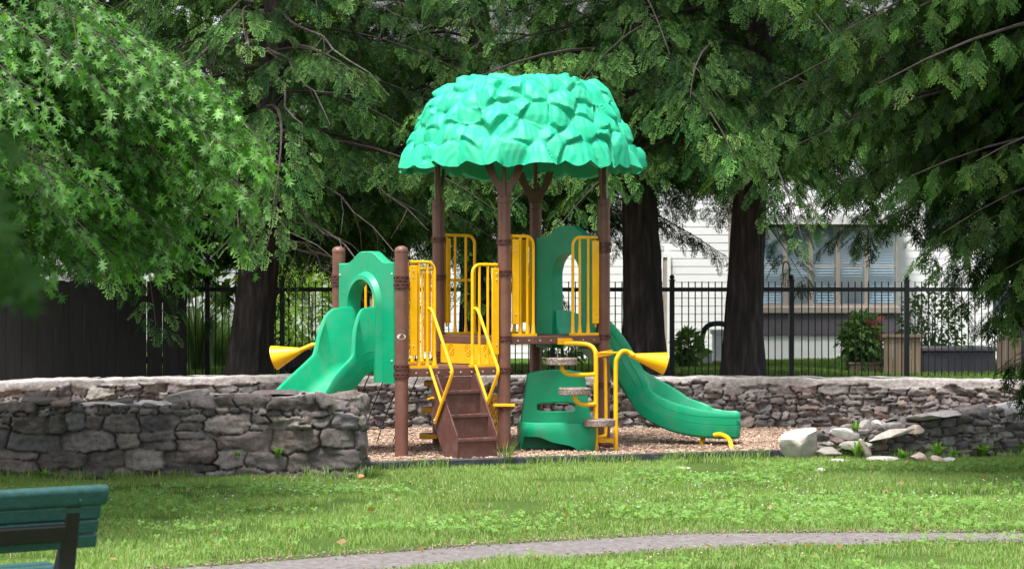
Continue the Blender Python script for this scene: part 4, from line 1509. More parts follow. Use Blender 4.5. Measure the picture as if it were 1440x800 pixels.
# pale neighbour house at far left
H2 = 58
nb = empty('house', (WX(330, H2), H2, .5), label='pale grey house glimpsed through the branches at far left', cat='house')
m = MB(); clap(m, WX(150, H2), WX(500, H2), .3, 4.2, H2, .2); m.box((WX(150, H2), H2 + .01, .3), (WX(500, H2), H2 + 7, 4.2)); m.build('wall', paint('pale_grey_siding', (.48, .50, .50), rough=.7, var=.05), nb, smooth=False)
m = MB(); m.add([(WX(140, H2), H2 - .5, 4.1), (WX(510, H2), H2 - .5, 4.1), (WX(510, H2), H2 + 3.5, 6.2), (WX(140, H2), H2 + 3.5, 6.2), (WX(140, H2), H2 + 7.5, 4.1), (WX(510, H2), H2 + 7.5, 4.1)], [(0, 1, 2, 3), (3, 2, 5, 4), (0, 3, 4), (1, 5, 2), (0, 4, 5, 1)])
m.build('roof', M['roof'], nb, smooth=False)
for (a, b) in ((240, 275), (400, 440)):
    m = MB(); m.box((WX(a, H2), H2 - .08, 1.4), (WX(b, H2), H2 - .03, 2.9)); w_ = m.build('window', M['trim_white'], nb)
    m = MB(); m.box((WX(a + 4, H2), H2 - .1, 1.5), (WX(b - 4, H2), H2 - .085, 2.8)); m.build('pane', M['band'], w_)

# things in the yard
m = MB(); m.box((WX(1003, 36), 36, .45), (WX(1021, 36), 36.25, WZ(470, 36))); m.box((WX(1000, 36), 35.97, WZ(470, 36)), (WX(1024, 36), 36.28, WZ(464, 36)))
tag(m.build('pillar', M['stucco'], bevel=.015), 'short white masonry pillar beside the right tree trunk behind the fence', 'pillar')
m = MB(); m.box((WX(984, 35.5), 35.5, .45), (WX(1002, 35.5), 35.8, WZ(492, 35.5)))
tag(m.build('planter_box', M['stucco'], bevel=.015), 'low white block planter between fence post and white pillar', 'planter')
m = MB(); m.tube(catmull([tuple(q) for q in (W(988, 492, 35.7), W(987, 478, 35.7), W(991, 463, 35.7), W(1000, 456, 35.7), W(1015, 455, 35.8), W(1022, 458, 35.9))], 8), [.045] * 41, 10)
tag(m.build('garden_hose', M['dark']), 'thick black hose arching over the low white planter', 'hose')
m = MB(); m.tube(catmull([tuple(q) for q in (Vector((WX(1110, 37), 37, .45)), W(1110, 400, 37), W(1110, 376, 37), W(1107, 369, 37), W(1103, 369, 37), W(1101, 376, 37), W(1101, 388, 37))], 8), .012, 8)
tag(m.build('shepherd_hook', M['dark']), 'thin black shepherd hook in front of the porch windows', 'garden hook')
# tan board planter wall and dark panel on the right
tw = empty('board_screen', (WX(1268, 33), 33, .5), label='tan vertical board screen behind the iron fence at right', cat='screen')
m = MB(); x = WX(1243, 33)
while x < WX(1296, 33) - .02:
    m.box((x, 33, .42), (min(x + .135, WX(1296, 33)), 33.03, WZ(474, 33))); x += .142
m.build('boards', M['board_tan'], tw, bevel=.004)
m = MB(); m.box((WX(1240, 33), 32.96, WZ(474, 33)), (WX(1299, 33), 33.06, WZ(470, 33))); m.build('cap', M['board_tan'], tw)
tw = empty('board_screen', (WX(1415, 33.6), 33.6, .5), label='long tan board screen behind the cedar branch tips at far right', cat='screen')
m = MB(); x = WX(1402, 33.6)
while x < WX(1700, 33.6):
    m.box((x, 33.6, .42), (x + .135, 33.63, WZ(475, 33.6))); x += .142
m.build('boards', M['board_tan'], tw, bevel=.004)
dk = empty('storage_box', (WX(1350, 33.3), 33.3, .5), label='dark grey storage box behind the iron fence below the cedar', cat='storage box')
m = MB(); m.box((WX(1298, 33.3), 33.3, .42), (WX(1400, 33.3), 34.2, WZ(494, 33.3))); m.build('body', M['crate_dark'], dk, bevel=.02)
m = MB(); m.box((WX(1296, 33.3), 33.26, WZ(494, 33.3)), (WX(1402, 33.3), 34.24, WZ(488, 33.3))); m.build('lid', M['band'], dk, bevel=.015)
fb = empty('planter_box', (WX(1213, 33.2), 33.2, .5), label='brown wooden planter box holding the pink-flowered shrub', cat='planter')
m = MB(); m.box((WX(1195, 33.2), 33.2, .42), (WX(1238, 33.2), 33.6, WZ(512, 33.2))); m.build('side_board', M['board_tan'], fb, bevel=.01)
m = MB(); m.box((WX(1193, 33.2), 33.17, WZ(512, 33.2)), (WX(1240, 33.2), 33.63, WZ(509, 33.2))); m.build('rim', M['board_tan'], fb, bevel=.005)

# ------------------------------------------------------------------ vegetation
# hemlock spray template: axis with paired side twigs
tv = []; tf = []; tip = []


def kite(bx_, by_, dx, dy, L_, w_, z0=0., zz=-.05, t0=0., t1=1.):
    n_ = len(tv); px_, py_ = -dy, dx
    tv.extend([(bx_, by_, z0), (bx_ + dx * L_ * .5 + px_ * w_, by_ + dy * L_ * .5 + py_ * w_, z0 + zz * .4), (bx_ + dx * L_, by_ + dy * L_, z0 + zz), (bx_ + dx * L_ * .5 - px_ * w_, by_ + dy * L_ * .5 - py_ * w_, z0 + zz * .4)])
    tip.extend([t0, (t0 + t1) / 2, t1, (t0 + t1) / 2])
    tf.extend([(n_, n_ + 1, n_ + 2), (n_, n_ + 2, n_ + 3)])


rt = random.Random(3)
for k in range(8):
    f = k / 8.; x_ = .05 + .90 * f; yo = .03 * math.sin(5 * x_)
    for sg_ in (1, -1):
        if rt.random() < .10: continue
        a = math.radians(rt.uniform(42, 68) - 12 * f)
        L_ = (.40 * (1 - f) ** .75 + .07) * rt.uniform(.6, 1.15)
        z_ = -.28 * x_ * x_ + rt.uniform(-.02, .02)
        bx0, by0_ = x_ + sg_ * .02, yo
        nn_ = max(2, int(L_ / .085))
        for q_ in range(nn_):
            g_ = (q_ + .25) / nn_
            cx0 = bx0 + math.cos(a) * L_ * g_; cy0 = by0_ + sg_ * math.sin(a) * L_ * g_
            aa = sg_ * a + (1 if q_ % 2 else -1) * rt.uniform(.25, .75)
            kite(cx0, cy0, math.cos(aa), math.sin(aa), rt.uniform(.11, .18), .032, z_ - .14 * g_ * L_, -.03 + rt.uniform(-.02, .02), g_ * .5, min(1, .25 + .75 * max(g_, f) ** 1.5))
        kite(bx0 + math.cos(a) * L_ * .2, by0_ + sg_ * math.sin(a) * L_ * .2, math.cos(a), sg_ * math.sin(a), L_ * .85, .016, z_, -.10 * L_, .1, .8)
kite(.0, 0, 1, 0, 1.05, .014, 0, -.30, 0, 1)
HEM_V, HEM_F, HEM_T = np.array(tv), np.array(tf), np.array(tip)
# cedar fan template: flattened, hanging
tv = []; tf = []; tip = []
for k in range(10):
    f = k / 10.; x_ = .03 + .86 * f
    for sg_ in (1, -1):
        if rt.random() < .12: continue
        a = math.radians(rt.uniform(22, 48))
        L_ = (.44 * (1 - f) ** .6 + .10) * rt.uniform(.6, 1.2)
        nn_ = max(2, int(L_ / .075)); z_ = -.06 * x_ + rt.uniform(-.03, .03)
        for q_ in range(nn_):
            g_ = (q_ + .3) / nn_
            aa = sg_ * a + (1 if q_ % 2 else -1) * rt.uniform(.3, .7)
            kite(x_ + math.cos(a) * L_ * g_, sg_ * math.sin(a) * L_ * g_, math.cos(aa), math.sin(aa), rt.uniform(.10, .17), .024, z_, rt.uniform(-.05, .02), g_ * .5, min(1, .3 + .7 * max(g_, f)))
        kite(x_, 0, math.cos(a), sg_ * math.sin(a), L_, .018, z_, -.06, 0, .6)
kite(0, 0, 1, 0, 1.0, .022, 0, -.06, 0, 1)
CED_V, CED_F, CED_T = np.array(tv), np.array(tf), np.array(tip)


def rotz(d, a):
    return Vector((d.x * math.cos(a) - d.y * math.sin(a), d.x * math.sin(a) + d.y * math.cos(a), d.z))


def conifer(seed, z0, z1, rmax, nb, azr=None, droop=.34, pitch=(.45, 1.1), size=(.30, .46), lat_sp=.16, sp_sp=.17, zfull=6.5, rfun=None, keep=None):
    """returns spray arrays + branch MB (in local coords, trunk at origin)"""
    rg = random.Random(seed)
    Pn, Dn, Un, Sn, Kn = [], [], [], [], []
    mb = MB()
    for b in range(nb):
        f = (b + rg.random()) / nb
        z = z0 + (z1 - z0) * f ** 1.35
        az = b * 2.39996 + rg.uniform(-.3, .3) if azr is None else rg.uniform(*azr)
        L = (rmax * (1 - f ** 1.25) + .5) * rg.uniform(.72, 1.1) if rfun is None else rfun(z) * rg.uniform(.72, 1.05)
        d = Vector((math.cos(az), math.sin(az), 0))
        dense = 1.0 if z < zfull else .5
        big = 1.0 if z < zfull else 1.5
        dr = droop * rg.uniform(.7, 1.3)
        cur = rg.uniform(-.25, .25)
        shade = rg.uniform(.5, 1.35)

        def pt(t):
            q = rotz(d, cur * t) * (L * t)
            return Vector((q.x, q.y, z + L * (.12 * t - dr * t * t)))
        pts = [pt(t) for t in np.linspace(0, 1, 9)]
        mb.tube(pts, [max(.004, .024 * (1 - t) * (L / 3) + .003) for t in np.linspace(0, 1, 9)], 5, cap=False)
        s = .18 * L
        sg_ = 1
        while s < L:
            t = s / L
            base = pt(t); tan = (pt(min(1, t + .03)) - pt(t - .03)).normalized()
            ll = (.42 * (L - s) * .8 + .25) * rg.uniform(.7, 1.15)
            ld = rotz(tan, sg_ * rg.uniform(.75, 1.15)); ld.z = -rg.uniform(.15, .5); ld.normalize()
            q = .10
            s3 = 1
            while q < ll:
                bp_ = base + ld * q - ZV * (.22 * q * q / max(ll, .3))
                if keep is None or keep(bp_):
                    pd = rotz(ld, s3 * rg.uniform(.3, .8)); pz = rg.uniform(*pitch)
                    hd = Vector((pd.x, pd.y, 0)).normalized() if abs(pd.x) + abs(pd.y) > 1e-6 else d
                    dv_ = hd * math.cos(pz) - ZV * math.sin(pz)
                    up = (ZV * 1.0 + hd * .7 + Vector((rg.gauss(0, .25), rg.gauss(0, .25), rg.gauss(0, .2))))
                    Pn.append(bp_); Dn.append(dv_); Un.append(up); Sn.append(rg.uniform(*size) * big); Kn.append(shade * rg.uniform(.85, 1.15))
                q += sp_sp * big * rg.uniform(.7, 1.3) / 1.0
                s3 = -s3
            sg_ = -sg_
            s += lat_sp / dense * rg.uniform(.8, 1.2)
        Pn.append(pt(1)); dd = (pt(1) - pt(.9)).normalized(); Dn.append(dd - ZV * .3); Un.append(Vector((0, 0, 1))); Sn.append(size[1] * big); Kn.append(shade)
    return (np.array([p[:] for p in Pn]), np.array([p[:] for p in Dn]), np.array([p[:] for p in Un]), np.array(Sn), np.array(Kn), mb)


def crown_mesh(name, arr, TV, TF, TT_, mat_, c0, c1, parent, rs):
    P_, D__, U_, S_, K_, mb = arr
    X_, Y_, Z_ = frames(D__, U_)
    r = np.random.default_rng(rs)
    k = r.uniform(0, 1, (len(P_), 1))
    warm = r.uniform(.9, 1.1, (len(P_), 3))
    k = k ** 1.7
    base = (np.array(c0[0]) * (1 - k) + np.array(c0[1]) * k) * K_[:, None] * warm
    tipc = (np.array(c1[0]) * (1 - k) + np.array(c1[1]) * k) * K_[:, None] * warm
    sz = np.stack([S_, S_ * r.uniform(.75, 1.1, len(S_)), S_], -1)
    return scatter(name, TV, TF, P_, X_, Y_, Z_, sz, base, mat_, parent, tipc, TT_)


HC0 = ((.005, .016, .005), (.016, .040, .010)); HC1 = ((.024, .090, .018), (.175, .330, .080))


def trunk(parent, base, top, r0, r1, flare=1.35, bend=(0, 0), name='trunk'):
    m = MB(); pts = []; rs = []
    n_ = 60; seg = 72
    base = Vector(base); top = Vector(top)
    t = np.linspace(0, 1, n_ + 1)[:, None]; aa = (np.arange(seg) * 2 * PI / seg)[None]
    b_, t_ = np.array(base[:]), np.array(top[:])
    cc_ = b_[None] * (1 - t) + t_[None] * t + np.array([bend[0], bend[1], 0])[None] * np.sin(PI * t)
    hg = (cc_[:, 2:3] - b_[2]) + aa * 0; ca = np.cos(aa) + hg * 0; sa = np.sin(aa) + hg * 0
    r = (r0 + (r1 - r0) * t) * (1 + (flare - 1) * np.exp(-hg / .45))
    q = 1 + .05 * np.sin(5 * aa + 1.3) + .07 * vnoise(np.stack([ca * 3, sa * 3, hg * .9 + base.x], -1)) + .09 * np.sin(3 * aa + base.x * 5) * np.exp(-hg / .5)
    q = q + .055 * vnoise(np.stack([ca * 9, sa * 9, hg * 1.6 + base.x * 3], -1)) + .035 * vnoise(np.stack([ca * 20, sa * 20, hg * 4 + base.x], -1))
    Pq = cc_[:, None, :] + np.stack([ca * r * q, sa * r * q, hg * 0], -1)
    m.ring([[tuple(p) for p in row] for row in Pq])
    return m.build(name, M['bark'], parent, angle=80)


protos = []


def hemlock(px, Y, r0, lean_x, label, proto, rz, sc=1.0, bend=(0, 0), dz=.2):
    X = WX(px, Y); z = float(gz(np.array(X), np.array(Y)))
    root = empty('hemlock_tree', (X, Y, z), label=label, cat='tree', group='hemlocks along the fence')
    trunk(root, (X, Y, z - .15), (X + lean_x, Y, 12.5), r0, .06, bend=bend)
    if proto >= len(protos):
        arr = conifer(100 + proto, 2.3, 12.0, 3.4, 84, size=(.15, .29), lat_sp=.115, sp_sp=.092, droop=.42)
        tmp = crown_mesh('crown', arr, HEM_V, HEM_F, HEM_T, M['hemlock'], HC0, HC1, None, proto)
        br = arr[5].build('branches', M['branch'])
        protos.append((tmp, br)); first = True
    else:
        first = False
    cr, br = protos[proto]
    if not first:
        cr = cr.copy(); COL.objects.link(cr); br = br.copy(); COL.objects.link(br)
    for o_ in (cr, br):
        o_.parent = root
        o_.rotation_euler = (0, 0, rz); o_.scale = (sc, sc, sc); o_.location = (lean_x * .25, 0, dz)
    return root


hemlock(346, 28.0, .27, .75, 'hemlock with dark trunk standing left of the short slide', 0, .3, 1.0, (.12, 0))
hemlock(905, 28.3, .27, -.25, 'hemlock with dark trunk just right of the dome roof', 1, 1.1, 1.0, dz=.75)
hemlock(1040, 28.0, .25, .45, 'hemlock with leaning trunk flared at the base behind the right end of the slide', 0, 2.6, .98, (.06, 0), dz=.8)
hemlock(668, 31.6, .24, .1, 'hemlock directly behind the middle of the play structure', 1, 3.9, 1.0)
hemlock(500, 32.5, .2, .1, 'hemlock behind the fence between left trunk and the play structure', 0, 4.4, .95)
hemlock(165, 31.2, .24, .1, 'hemlock behind the dark board fence at far left', 1, 5.2, 1.0)
hemlock(1440, 34.0, .22, .1, 'hemlock behind the fence at the right behind the cedar boughs', 0, .9, .95, dz=1.0)
hemlock(30, 30.0, .24, .1, 'leftmost hemlock behind the board fence at the photo edge', 0, 1.9, 1.0)

hemlock(906, 34.5, .2, -.1, 'hemlock farther back behind the fence, hidden by the trunk right of the dome roof', 0, 3.0, 1.0, dz=1.2)
hemlock(1043, 34.5, .17, .4, 'hemlock farther back behind the fence, hidden by the leaning flared trunk', 1, .6, 1.0, dz=1.9)

# bare grey dead twigs under the hemlock boughs belong to the left hemlock and the middle one
root = [o for o in COL.objects if o.name == 'hemlock_tree'][0]
dm = MB(); rg2 = random.Random(5)
for k in range(26):
    a = rg2.uniform(-2.6, -.2); L_ = rg2.uniform(1.0, 2.8); z_ = rg2.uniform(2.2, 5.5)
    b0_ = Vector((root.location.x + .2, root.location.y, z_)); d_ = Vector((math.cos(a), math.sin(a), -.15))
    pts_ = [b0_ + d_ * (L_ * t) + Vector((rg2.gauss(0, .04), rg2.gauss(0, .04), -.35 * t * t * L_ + rg2.gauss(0, .05))) for t in np.linspace(0, 1, 9)]
    dm.tube(pts_, [.022 * (1 - t) + .004 for t in np.linspace(0, 1, 9)], 6, cap=False)
    for q_ in range(4):
        i_ = rg2.randrange(3, 8); p_ = pts_[i_]
        e_ = Vector((rg2.gauss(0, .5), rg2.gauss(0, .4), -rg2.uniform(.1, .8))) * .7
        dm.tube([p_, p_ + e_ * .5 + Vector((.03, 0, .03)), p_ + e_], [.007, .005, .002], 4, cap=False)
dm.build('dead_twigs', M['twig'], root)

# cedar at the right foreground, trunk out of frame
cY = 18.6; cX = 6.05
ced = empty('cedar_tree', (cX, cY, 0), label='big cedar with drooping dark boughs hanging in from the right edge', cat='tree')
trunk(ced, (cX, cY, -.1), (cX + .1, cY, 10), .24, .05)


def rced(z):
    return float(np.interp(z, [1.2, 1.7, 2.1, 2.5, 3.0, 3.3, 4.5, 6, 9], [1.6, 1.75, 2.1, 2.6, 3.1, 3.7, 3.95, 3.2, .6]))


arr = conifer(55, 1.2, 8.0, 3.5, 150, azr=(PI - 1.3, PI + .6), droop=.30, pitch=(.8, 1.45), size=(.13, .27), lat_sp=.115, sp_sp=.085, zfull=5.0, rfun=rced)
arr = (arr[0] + np.array([cX, cY, 0]), arr[1], arr[2], arr[3], arr[4], arr[5])
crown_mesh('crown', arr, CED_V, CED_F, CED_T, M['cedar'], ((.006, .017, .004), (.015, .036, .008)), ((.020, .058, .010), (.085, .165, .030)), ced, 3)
bmv = MB(); bmv.add([(a + cX, b + cY, c) for a, b, c in arr[5].v], arr[5].f); bmv.build('branches', M['branch'], ced)

# pin oak at left
leaf_half = [(.0, .0), (.22, .055), (.17, .27), (.36, .085), (.50, .46), (.55, .085), (.80, .30), (.74, .06), (1.0, 0)]
tv = [(0, 0, 0), (.22, .055, 0), (.22, -.055, 0), (.36, .085, 0), (.36, -.085, 0), (.55, .085, 0), (.55, -.085, 0), (.74, .06, 0), (.74, -.06, 0), (1, 0, 0),
      (.17, .27, 0), (.17, -.27, 0), (.52, .48, 0), (.52, -.48, 0), (.84, .33, 0), (.84, -.33, 0)]
tv = [(x, y, -.35 * y * y - .20 * x * x + .04 * math.sin(9 * x)) for x, y, z in tv]
tf = [(0, 2, 1), (1, 2, 4), (1, 4, 3), (3, 4, 6), (3, 6, 5), (5, 6, 8), (5, 8, 7), (7, 8, 9), (1, 3, 10), (2, 11, 4), (3, 5, 12), (4, 13, 6), (5, 7, 14), (6, 15, 8)]
OAK_V, OAK_F = np.array(tv, float), np.array(tf)


def broadleaf(name, root, base, nb, azr, zr_, rfun, zoff, leaf, cols, seed, twig_sp=.14, leaf_n=(6, 11), twl=(.30, .75), matl='oak', TV=OAK_V, TF=OAK_F, limbs=True, curve=.10):
    rg = random.Random(seed)
    P_, D__, U_, S_, K_ = [], [], [], [], []
    mb = MB(); base = Vector(base)
    for b in range(nb):
        az = rg.uniform(*azr); zt = rg.uniform(*zr_)
        R_ = rfun(zt) * rg.uniform(.55, 1.0) ** .5
        d = Vector((math.cos(az), math.sin(az), 0))
        z0_ = zt + zoff * R_ * .3
        dr = rg.uniform(.4, 1.2)

        def pt(t):
            return base + d * (R_ * t) + ZV * (z0_ + (zt - z0_) * t ** 1.5 + curve * R_ * math.sin(PI * t) * dr - .0) + rotz(d, PI / 2) * (.08 * R_ * math.sin(2.2 * PI * t + b))
        pts = [pt(t) for t in np.linspace(0.02, 1, 10)]
        if limbs: mb.tube(pts, [.016 * (1 - t) + .002 for t in np.linspace(0, 1, 10)], 5, cap=False)
        s = .25 * R_; sg_ = 1; sh = rg.uniform(.8, 1.2)
        while s < R_:
            t = s / R_; p = pt(t); tan = (pt(min(1, t + .02)) - pt(t - .02)).normalized()
            L_ = rg.uniform(*twl) * (1.15 - .5 * t)
            td = rotz(tan, sg_ * rg.uniform(.5, 1.1)); td.z += rg.uniform(-.25, .10); td.normalize()
            nl_ = rg.randint(*leaf_n)
            if limbs: mb.tube([p, p + td * L_ * .5 + ZV * .02, p + td * L_], [.006, .004, .002], 3, cap=False)
            for i in range(nl_):
                q = p + td * (L_ * (i + .6) / nl_) + Vector((rg.gauss(0, .03), rg.gauss(0, .03), rg.gauss(0, .03)))
                ld = rotz(td, (1 if i % 2 else -1) * rg.uniform(.2, 1.2)); ld.z -= rg.uniform(-.15, .55)
                up = ZV + Vector((rg.gauss(0, .55), rg.gauss(0, .55) - .15, rg.gauss(0, .3)))
                P_.append(q); D__.append(ld); U_.append(up); S_.append(rg.uniform(*leaf)); K_.append(sh * rg.uniform(.8, 1.2))
            s += twig_sp * rg.uniform(.7, 1.3); sg_ = -sg_
    P_ = np.array([p[:] for p in P_]); D__ = np.array([p[:] for p in D__]); U_ = np.array([p[:] for p in U_])
    X_, Y_, Z_ = frames(D__, U_)
    r = np.random.default_rng(seed); k = r.uniform(0, 1, (len(P_), 1)); K_ = np.array(K_)[:, None]
    cc = (np.array(cols[0]) * (1 - k) + np.array(cols[1]) * k) * K_
    Sv = np.array(S_); sz3 = np.stack([Sv, Sv * r.uniform(.6, 1.12, len(Sv)), Sv * r.uniform(-.2, 2.6, len(Sv))], -1)
    scatter(name, TV, TF, P_, X_, Y_, Z_, sz3, cc, M[matl], root)
    if limbs: mb.build('branches', M['branch'], root)
    return len(P_)


oX, oY = -6.6, 16.2
ok = empty('oak_tree', (oX, oY, 0), label='bright green oak with pointed lobed leaves reaching in from the left edge', cat='tree')
trunk(ok, (oX, oY, -.1), (oX, oY, 9), .26, .05)


def roak(z):
    return float(np.interp(z, [1.0, 1.5, 2.1, 2.8, 3.3, 3.9, 5, 6.5, 8.5], [1.6, 2.6, 4.6, 4.9, 4.4, 3.7, 2.6, 1.1, .5]))


OC = ((.036, .125, .020), (.130, .300, .055))
broadleaf('crown', ok, (oX, oY, 0), 400, (-1.2, 1.15), (1.85, 5.6), roak, 1.0, (.075, .135), OC, 21, twig_sp=.075, leaf_n=(7, 12))

# near tree with a blurred leafy twig close to the lens
nr_ = empty('oak_tree', (-2.6, 2.6, 0), label='out-of-focus dark green leaves hanging close to the viewer at the left edge', cat='tree')
trunk(nr_, (-2.6, 2.6, -.05), (-2.5, 2.6, 5), .12, .04)
tb_ = MB(); tw_ = [Vector((-2.57, 2.6, 2.2)), Vector((-1.9, 2.5, 2.25)), Vector((-1.2, 2.42, 2.1)), Vector((-.72, 2.4, 1.9)), Vector((-.60, 2.4, 1.72))]
tb_.tube(catmull([tuple(p) for p in tw_], 6), .008, 6); tb_.build('branch', M['twig'], nr_)
LP = []
for i, (px, py, s_) in enumerate(((18, 185, .06), (8, 215, .07), (25, 240, .055), (60, 375, .07), (40, 350, .08), (15, 330, .08), (52, 395, .06), (5, 290, .08), (-10, 250, .1), (30, 300, .06), (12, 380, .07), (-20, 350, .1))):
    LP.append((W(px - 22, py, 2.35 + .03 * (i % 4)), s_ * .85))
P_ = np.array([p[0][:] for p in LP]); n = len(P_)
D__ = np.stack([RNG.uniform(-.4, .8, n), RNG.uniform(-.4, .4, n), RNG.uniform(-1, -.5, n)], -1)
X_, Y_, Z_ = frames(D__, np.array([.1, -1, .4]) + RNG.normal(size=(n, 3)) * .3)
scatter('crown', OAK_V, OAK_F, P_, X_, Y_, Z_, np.array([p[1] for p in LP]), np.repeat([[.016, .048, .010]], n, 0), M['far_leaf'], nr_)

# simple leaf (diamond) for far crowns and shrubs
dl_v = np.array([(0, 0, 0), (.5, .3, .04), (1, 0, -.08), (.5, -.3, .04)]); dl_f = np.array([(0, 1, 2), (0, 2, 3)])


def far_tree(px, Y, h, r, label, cols, seed, nb=110, name='shade_tree', ztop=None):
    X = WX(px, Y); z = .5
    t_ = empty(name, (X, Y, z), label=label, cat='tree')
    trunk(t_, (X, Y, z - .1), (X, Y, h * .8), .22, .05)
    broadleaf('crown', t_, (X, Y, 0), nb, (-PI, PI), (1.6, h), lambda q: r * math.sqrt(max(.05, 1 - ((q - h * .5) / (h * .56)) ** 2)), .6, (.22, .42), cols, seed, twig_sp=.34, leaf_n=(7, 12), twl=(.6, 1.3), matl='far_leaf', TV=dl_v, TF=dl_f, limbs=False)


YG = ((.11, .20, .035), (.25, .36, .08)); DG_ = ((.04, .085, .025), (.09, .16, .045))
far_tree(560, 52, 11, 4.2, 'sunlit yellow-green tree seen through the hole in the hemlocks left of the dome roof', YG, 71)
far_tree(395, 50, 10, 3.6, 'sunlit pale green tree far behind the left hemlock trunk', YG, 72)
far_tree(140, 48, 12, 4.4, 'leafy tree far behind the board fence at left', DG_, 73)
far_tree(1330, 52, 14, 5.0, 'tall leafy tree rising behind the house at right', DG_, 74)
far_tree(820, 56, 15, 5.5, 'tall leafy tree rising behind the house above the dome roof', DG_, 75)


def shrub(name, px, Y, h, r, label, cols, seed, n=1500, leaf=(.06, .12), cat='shrub', flowers=None):
    X = WX(px, Y); z = float(gz(np.array(X), np.array(Y)))
    t_ = empty(name, (X, Y, z), label=label, cat=cat)
    rg = np.random.default_rng(seed)
    d = unit(rg.normal(size=(n, 3))); rad = rg.uniform(.3, 1, n) ** .6
    P_ = d * rad[:, None] * np.array([r, r, h / 2]) * (1 + .25 * vnoise(d * 3 + seed, seed)[:, None]) + np.array([X, Y, z + h / 2])
    X_, Y_, Z_ = frames(d + rg.normal(size=(n, 3)) * .6 - np.array([0, 0, .3]), np.array([0, -.3, 1.]) + rg.normal(size=(n, 3)) * .4)
    k = rg.uniform(0, 1, (n, 1)); cc = np.array(cols[0]) * (1 - k) + np.array(cols[1]) * k
    scatter('foliage', dl_v, dl_f, P_, X_, Y_, Z_, rg.uniform(*leaf, n), cc, M['weed'], t_)
    st_ = MB()
    for i in range(9):
        e_ = Vector((X + rg.normal() * r * .4, Y + rg.normal() * r * .4, z + h * .7)); st_.tube([(X, Y, z - .03), Vector((X, Y, z)).lerp(e_, .5), e_], [.015, .01, .004], 5, cap=False)
    st_.build('stem', M['twig'], t_)
    if flowers:
        for (fx, fy) in flowers:
            p = W(fx, fy, Y - r * .4)
            f_ = MB()
            for i in range(5):
                a = i * 2 * PI / 5; c_ = Vector((math.cos(a), -.25, math.sin(a)))
                e1 = p + c_ * .05; sd = Vector((-math.sin(a), 0, math.cos(a))) * .022
                f_.add([p, p + c_ * .04 + sd, e1 + Vector((0, .02, 0)), p + c_ * .04 - sd], [(0, 1, 2, 3)])
            f_.build('flower', M['pink'], t_)
    return t_


M['pink'] = paint('pink_petals', (.60, .05, .10), rough=.6)
shrub('flower_shrub', 1213, 33.4, .95, .33, 'green shrub with pink flowers in the wooden planter behind the fence', ((.05, .13, .025), (.14, .26, .06)), 5, n=900, leaf=(.09, .17), flowers=((1220, 452), (1229, 455), (1238, 449), (1233, 462), (1238, 473)))
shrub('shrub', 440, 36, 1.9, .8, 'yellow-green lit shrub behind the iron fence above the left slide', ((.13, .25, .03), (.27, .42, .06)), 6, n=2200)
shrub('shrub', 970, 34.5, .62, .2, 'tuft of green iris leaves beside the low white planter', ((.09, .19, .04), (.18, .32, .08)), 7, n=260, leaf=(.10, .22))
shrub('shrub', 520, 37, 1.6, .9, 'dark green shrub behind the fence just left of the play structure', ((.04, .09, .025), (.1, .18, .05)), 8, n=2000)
shrub('shrub', 790, 36.5, .55, .5, 'low green bush behind the fence under the high deck', ((.07, .15, .03), (.15, .26, .07)), 9, n=900)
shrub('shrub', 1310, 36, 1.3, .6, 'leafy shrub behind the storage box under the cedar', ((.05, .11, .03), (.12, .2, .06)), 10, n=1300)


# ornamental grass clump behind the fence at left
def blades_obj(name, c, n, h, w, spread, cols, parent, seed, arch=.8):
    rg = np.random.default_rng(seed)
    a = rg.uniform(0, 2 * PI, n); r0 = rg.uniform(0, spread * .3, n)
    d = np.stack([np.cos(a), np.sin(a), 0 * a], -1); sd = np.stack([-np.sin(a), np.cos(a), 0 * a], -1)
    H = rg.uniform(h * .6, h, n); ar = rg.uniform(.2, arch, n)
    V = []; C_ = []
    ts = np.linspace(0, 1, 6)
    k = rg.uniform(0, 1, (n, 1)); col = np.array(cols[0]) * (1 - k) + np.array(cols[1]) * k
    for t in ts:
        p = np.array(c) + d * (r0 + H * ar * t ** 2)[:, None] + np.array([0, 0, 1.]) * (H * (t - .45 * ar * t ** 2.5))[:, None]
        ww = (w * (1 - t ** 2) + .001)
        V += [p - sd * ww / 2, p + sd * ww / 2]
    V = np.stack(V, 1)
    base = (np.arange(n) * 12)[:, None]
    T = np.concatenate([base + np.array([2 * i, 2 * i + 1, 2 * i + 3, 2 * i + 2]) for i in range(5)], 0)
    return np_mesh(name, V.reshape(-1, 3), T, M['weed'], np.repeat(col[:, None], 12, 1).reshape(-1, 3), parent, n=4)


for i, (px, Y, h, lab) in enumerate(((276, 33.5, 1.5, 'tall arching ornamental grass behind the iron fence beside the board fence'), (306, 35.0, 1.3, 'second arching ornamental grass clump against the left hemlock trunk'))):
    X = WX(px, Y); t_ = empty('ornamental_grass', (X, Y, .5), label=lab, cat='grass clump')
    blades_obj('blades', (X, Y, .48), 420, h, .016, .5, ((.10, .19, .06), (.26, .36, .16)), t_, 40 + i)

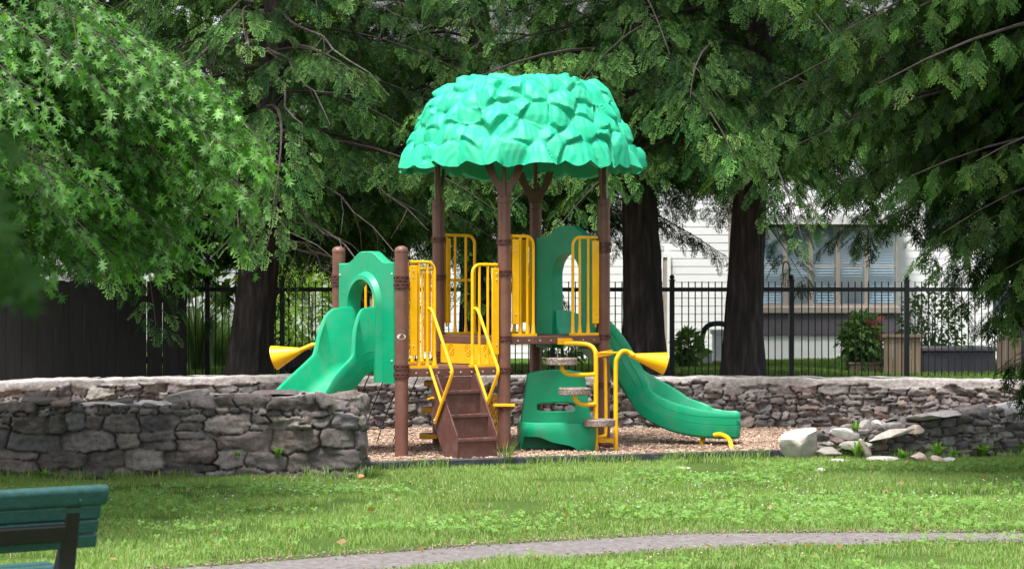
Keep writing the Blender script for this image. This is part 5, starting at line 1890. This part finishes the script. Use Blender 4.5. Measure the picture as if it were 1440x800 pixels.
# weeds at the walls
wd = [(1207, 21.3, .02, .28, 'weed with broad leaves beside the upright shard at the broken wall'), (1203, 21.55, .28, .13, 'small bright weed growing on the rubble heap'),
      (1318, 21.6, .0, .22, 'bright broad-leaved weed below the right wall'), (1340, 21.65, .0, .16, 'small weed between the two taller ones below the right wall'),
      (1382, 21.85, .0, .22, 'spreading weed below the right wall near the photo edge'), (1432, 22.2, .0, .2, 'rightmost weed below the right wall'),
      (1268, 21.4, .0, .15, 'little weed growing between the white stones and the right wall'),
      (391, 19.24, .20, .12, 'bright green weed sprouting from a joint low in the dark wall'), (334, 19.24, .20, .06, 'tiny weed in the dark wall left of the bright one'),
      (710, 20.55, .0, .34, 'tall grass tuft by the edging in front of the brown steps'), (62, 19.15, .0, .13, 'small dark weed at the foot of the dark wall near the bench'),
      (520, 19.2, .0, .16, 'weed tuft at the end of the dark wall beside the edging'), (1440, 20.0, .0, .12, 'low weed in the lawn at the right photo edge')]
for i, (px, Y, z, h, lab) in enumerate(wd):
    X = WX(px, Y)
    t_ = empty('weed', (X, Y, z), label=lab, cat='weed', group='weeds at the walls')
    if 'grass tuft' in lab or 'tuft at' in lab:
        blades_obj('blades', (X, Y, z), 46, h, .008, .25, ((.08, .16, .03), (.18, .28, .08)), t_, 70 + i, .5)
    else:
        blades_obj('leaves', (X, Y, z), 22, h, h * .22, .1, ((.08, .19, .03), (.17, .33, .06)), t_, 70 + i, 1.1)

# ------------------------------------------------------------------ light, sky, camera
az_from = math.radians(212)        # compass of the sun: behind the viewer, a little to the left (0 = +Y, clockwise)
elev = math.radians(68)
sd = Vector((math.sin(az_from) * math.cos(elev), math.cos(az_from) * math.cos(elev), math.sin(elev)))
sl = bpy.data.lights.new('sun', 'SUN'); sl.energy = 2.5; sl.angle = math.radians(15.0); sl.color = (1, .96, .90)
so = bpy.data.objects.new('sun', sl); COL.objects.link(so)
so.rotation_euler = sd.to_track_quat('Z', 'Y').to_euler()
so.location = (-5, -5, 20)
w = bpy.data.worlds.new('World'); S.world = w; w.use_nodes = True
nt = w.node_tree; nt.nodes.clear()
sk_ = nt.nodes.new('ShaderNodeTexSky'); sk_.sky_type = 'NISHITA'; sk_.sun_disc = False
sk_.sun_elevation = elev; sk_.sun_rotation = az_from; sk_.air_density = 1.0; sk_.dust_density = 3.0; sk_.ozone_density = 1.0
bg = nt.nodes.new('ShaderNodeBackground'); bg.inputs['Strength'].default_value = .14
wo = nt.nodes.new('ShaderNodeOutputWorld')
hsv = nt.nodes.new('ShaderNodeHueSaturation'); hsv.inputs['Saturation'].default_value = .35
nt.links.new(sk_.outputs[0], hsv.inputs['Color']); nt.links.new(hsv.outputs[0], bg.inputs[0]); nt.links.new(bg.outputs[0], wo.inputs[0])

cam = bpy.data.cameras.new('camera'); co = bpy.data.objects.new('camera', cam); COL.objects.link(co)
cam.sensor_width = 36; cam.lens = 36 * F / 1440; cam.clip_end = 600; cam.clip_start = .1
co.location = (0, 0, CH); co.rotation_euler = (PI / 2, 0, 0)
cam.shift_y = 20 / 1440
cam.dof.use_dof = True; cam.dof.focus_distance = 22.0; cam.dof.aperture_fstop = 6.3
S.camera = co
S.view_settings.view_transform = 'Standard'; S.view_settings.look = 'None'
S.view_settings.exposure = 1.45; S.view_settings.gamma = 1
S.cycles.max_bounces = 6; S.cycles.transparent_max_bounces = 6
S.cycles.diffuse_bounces = 3; S.cycles.glossy_bounces = 2; S.cycles.transmission_bounces = 3
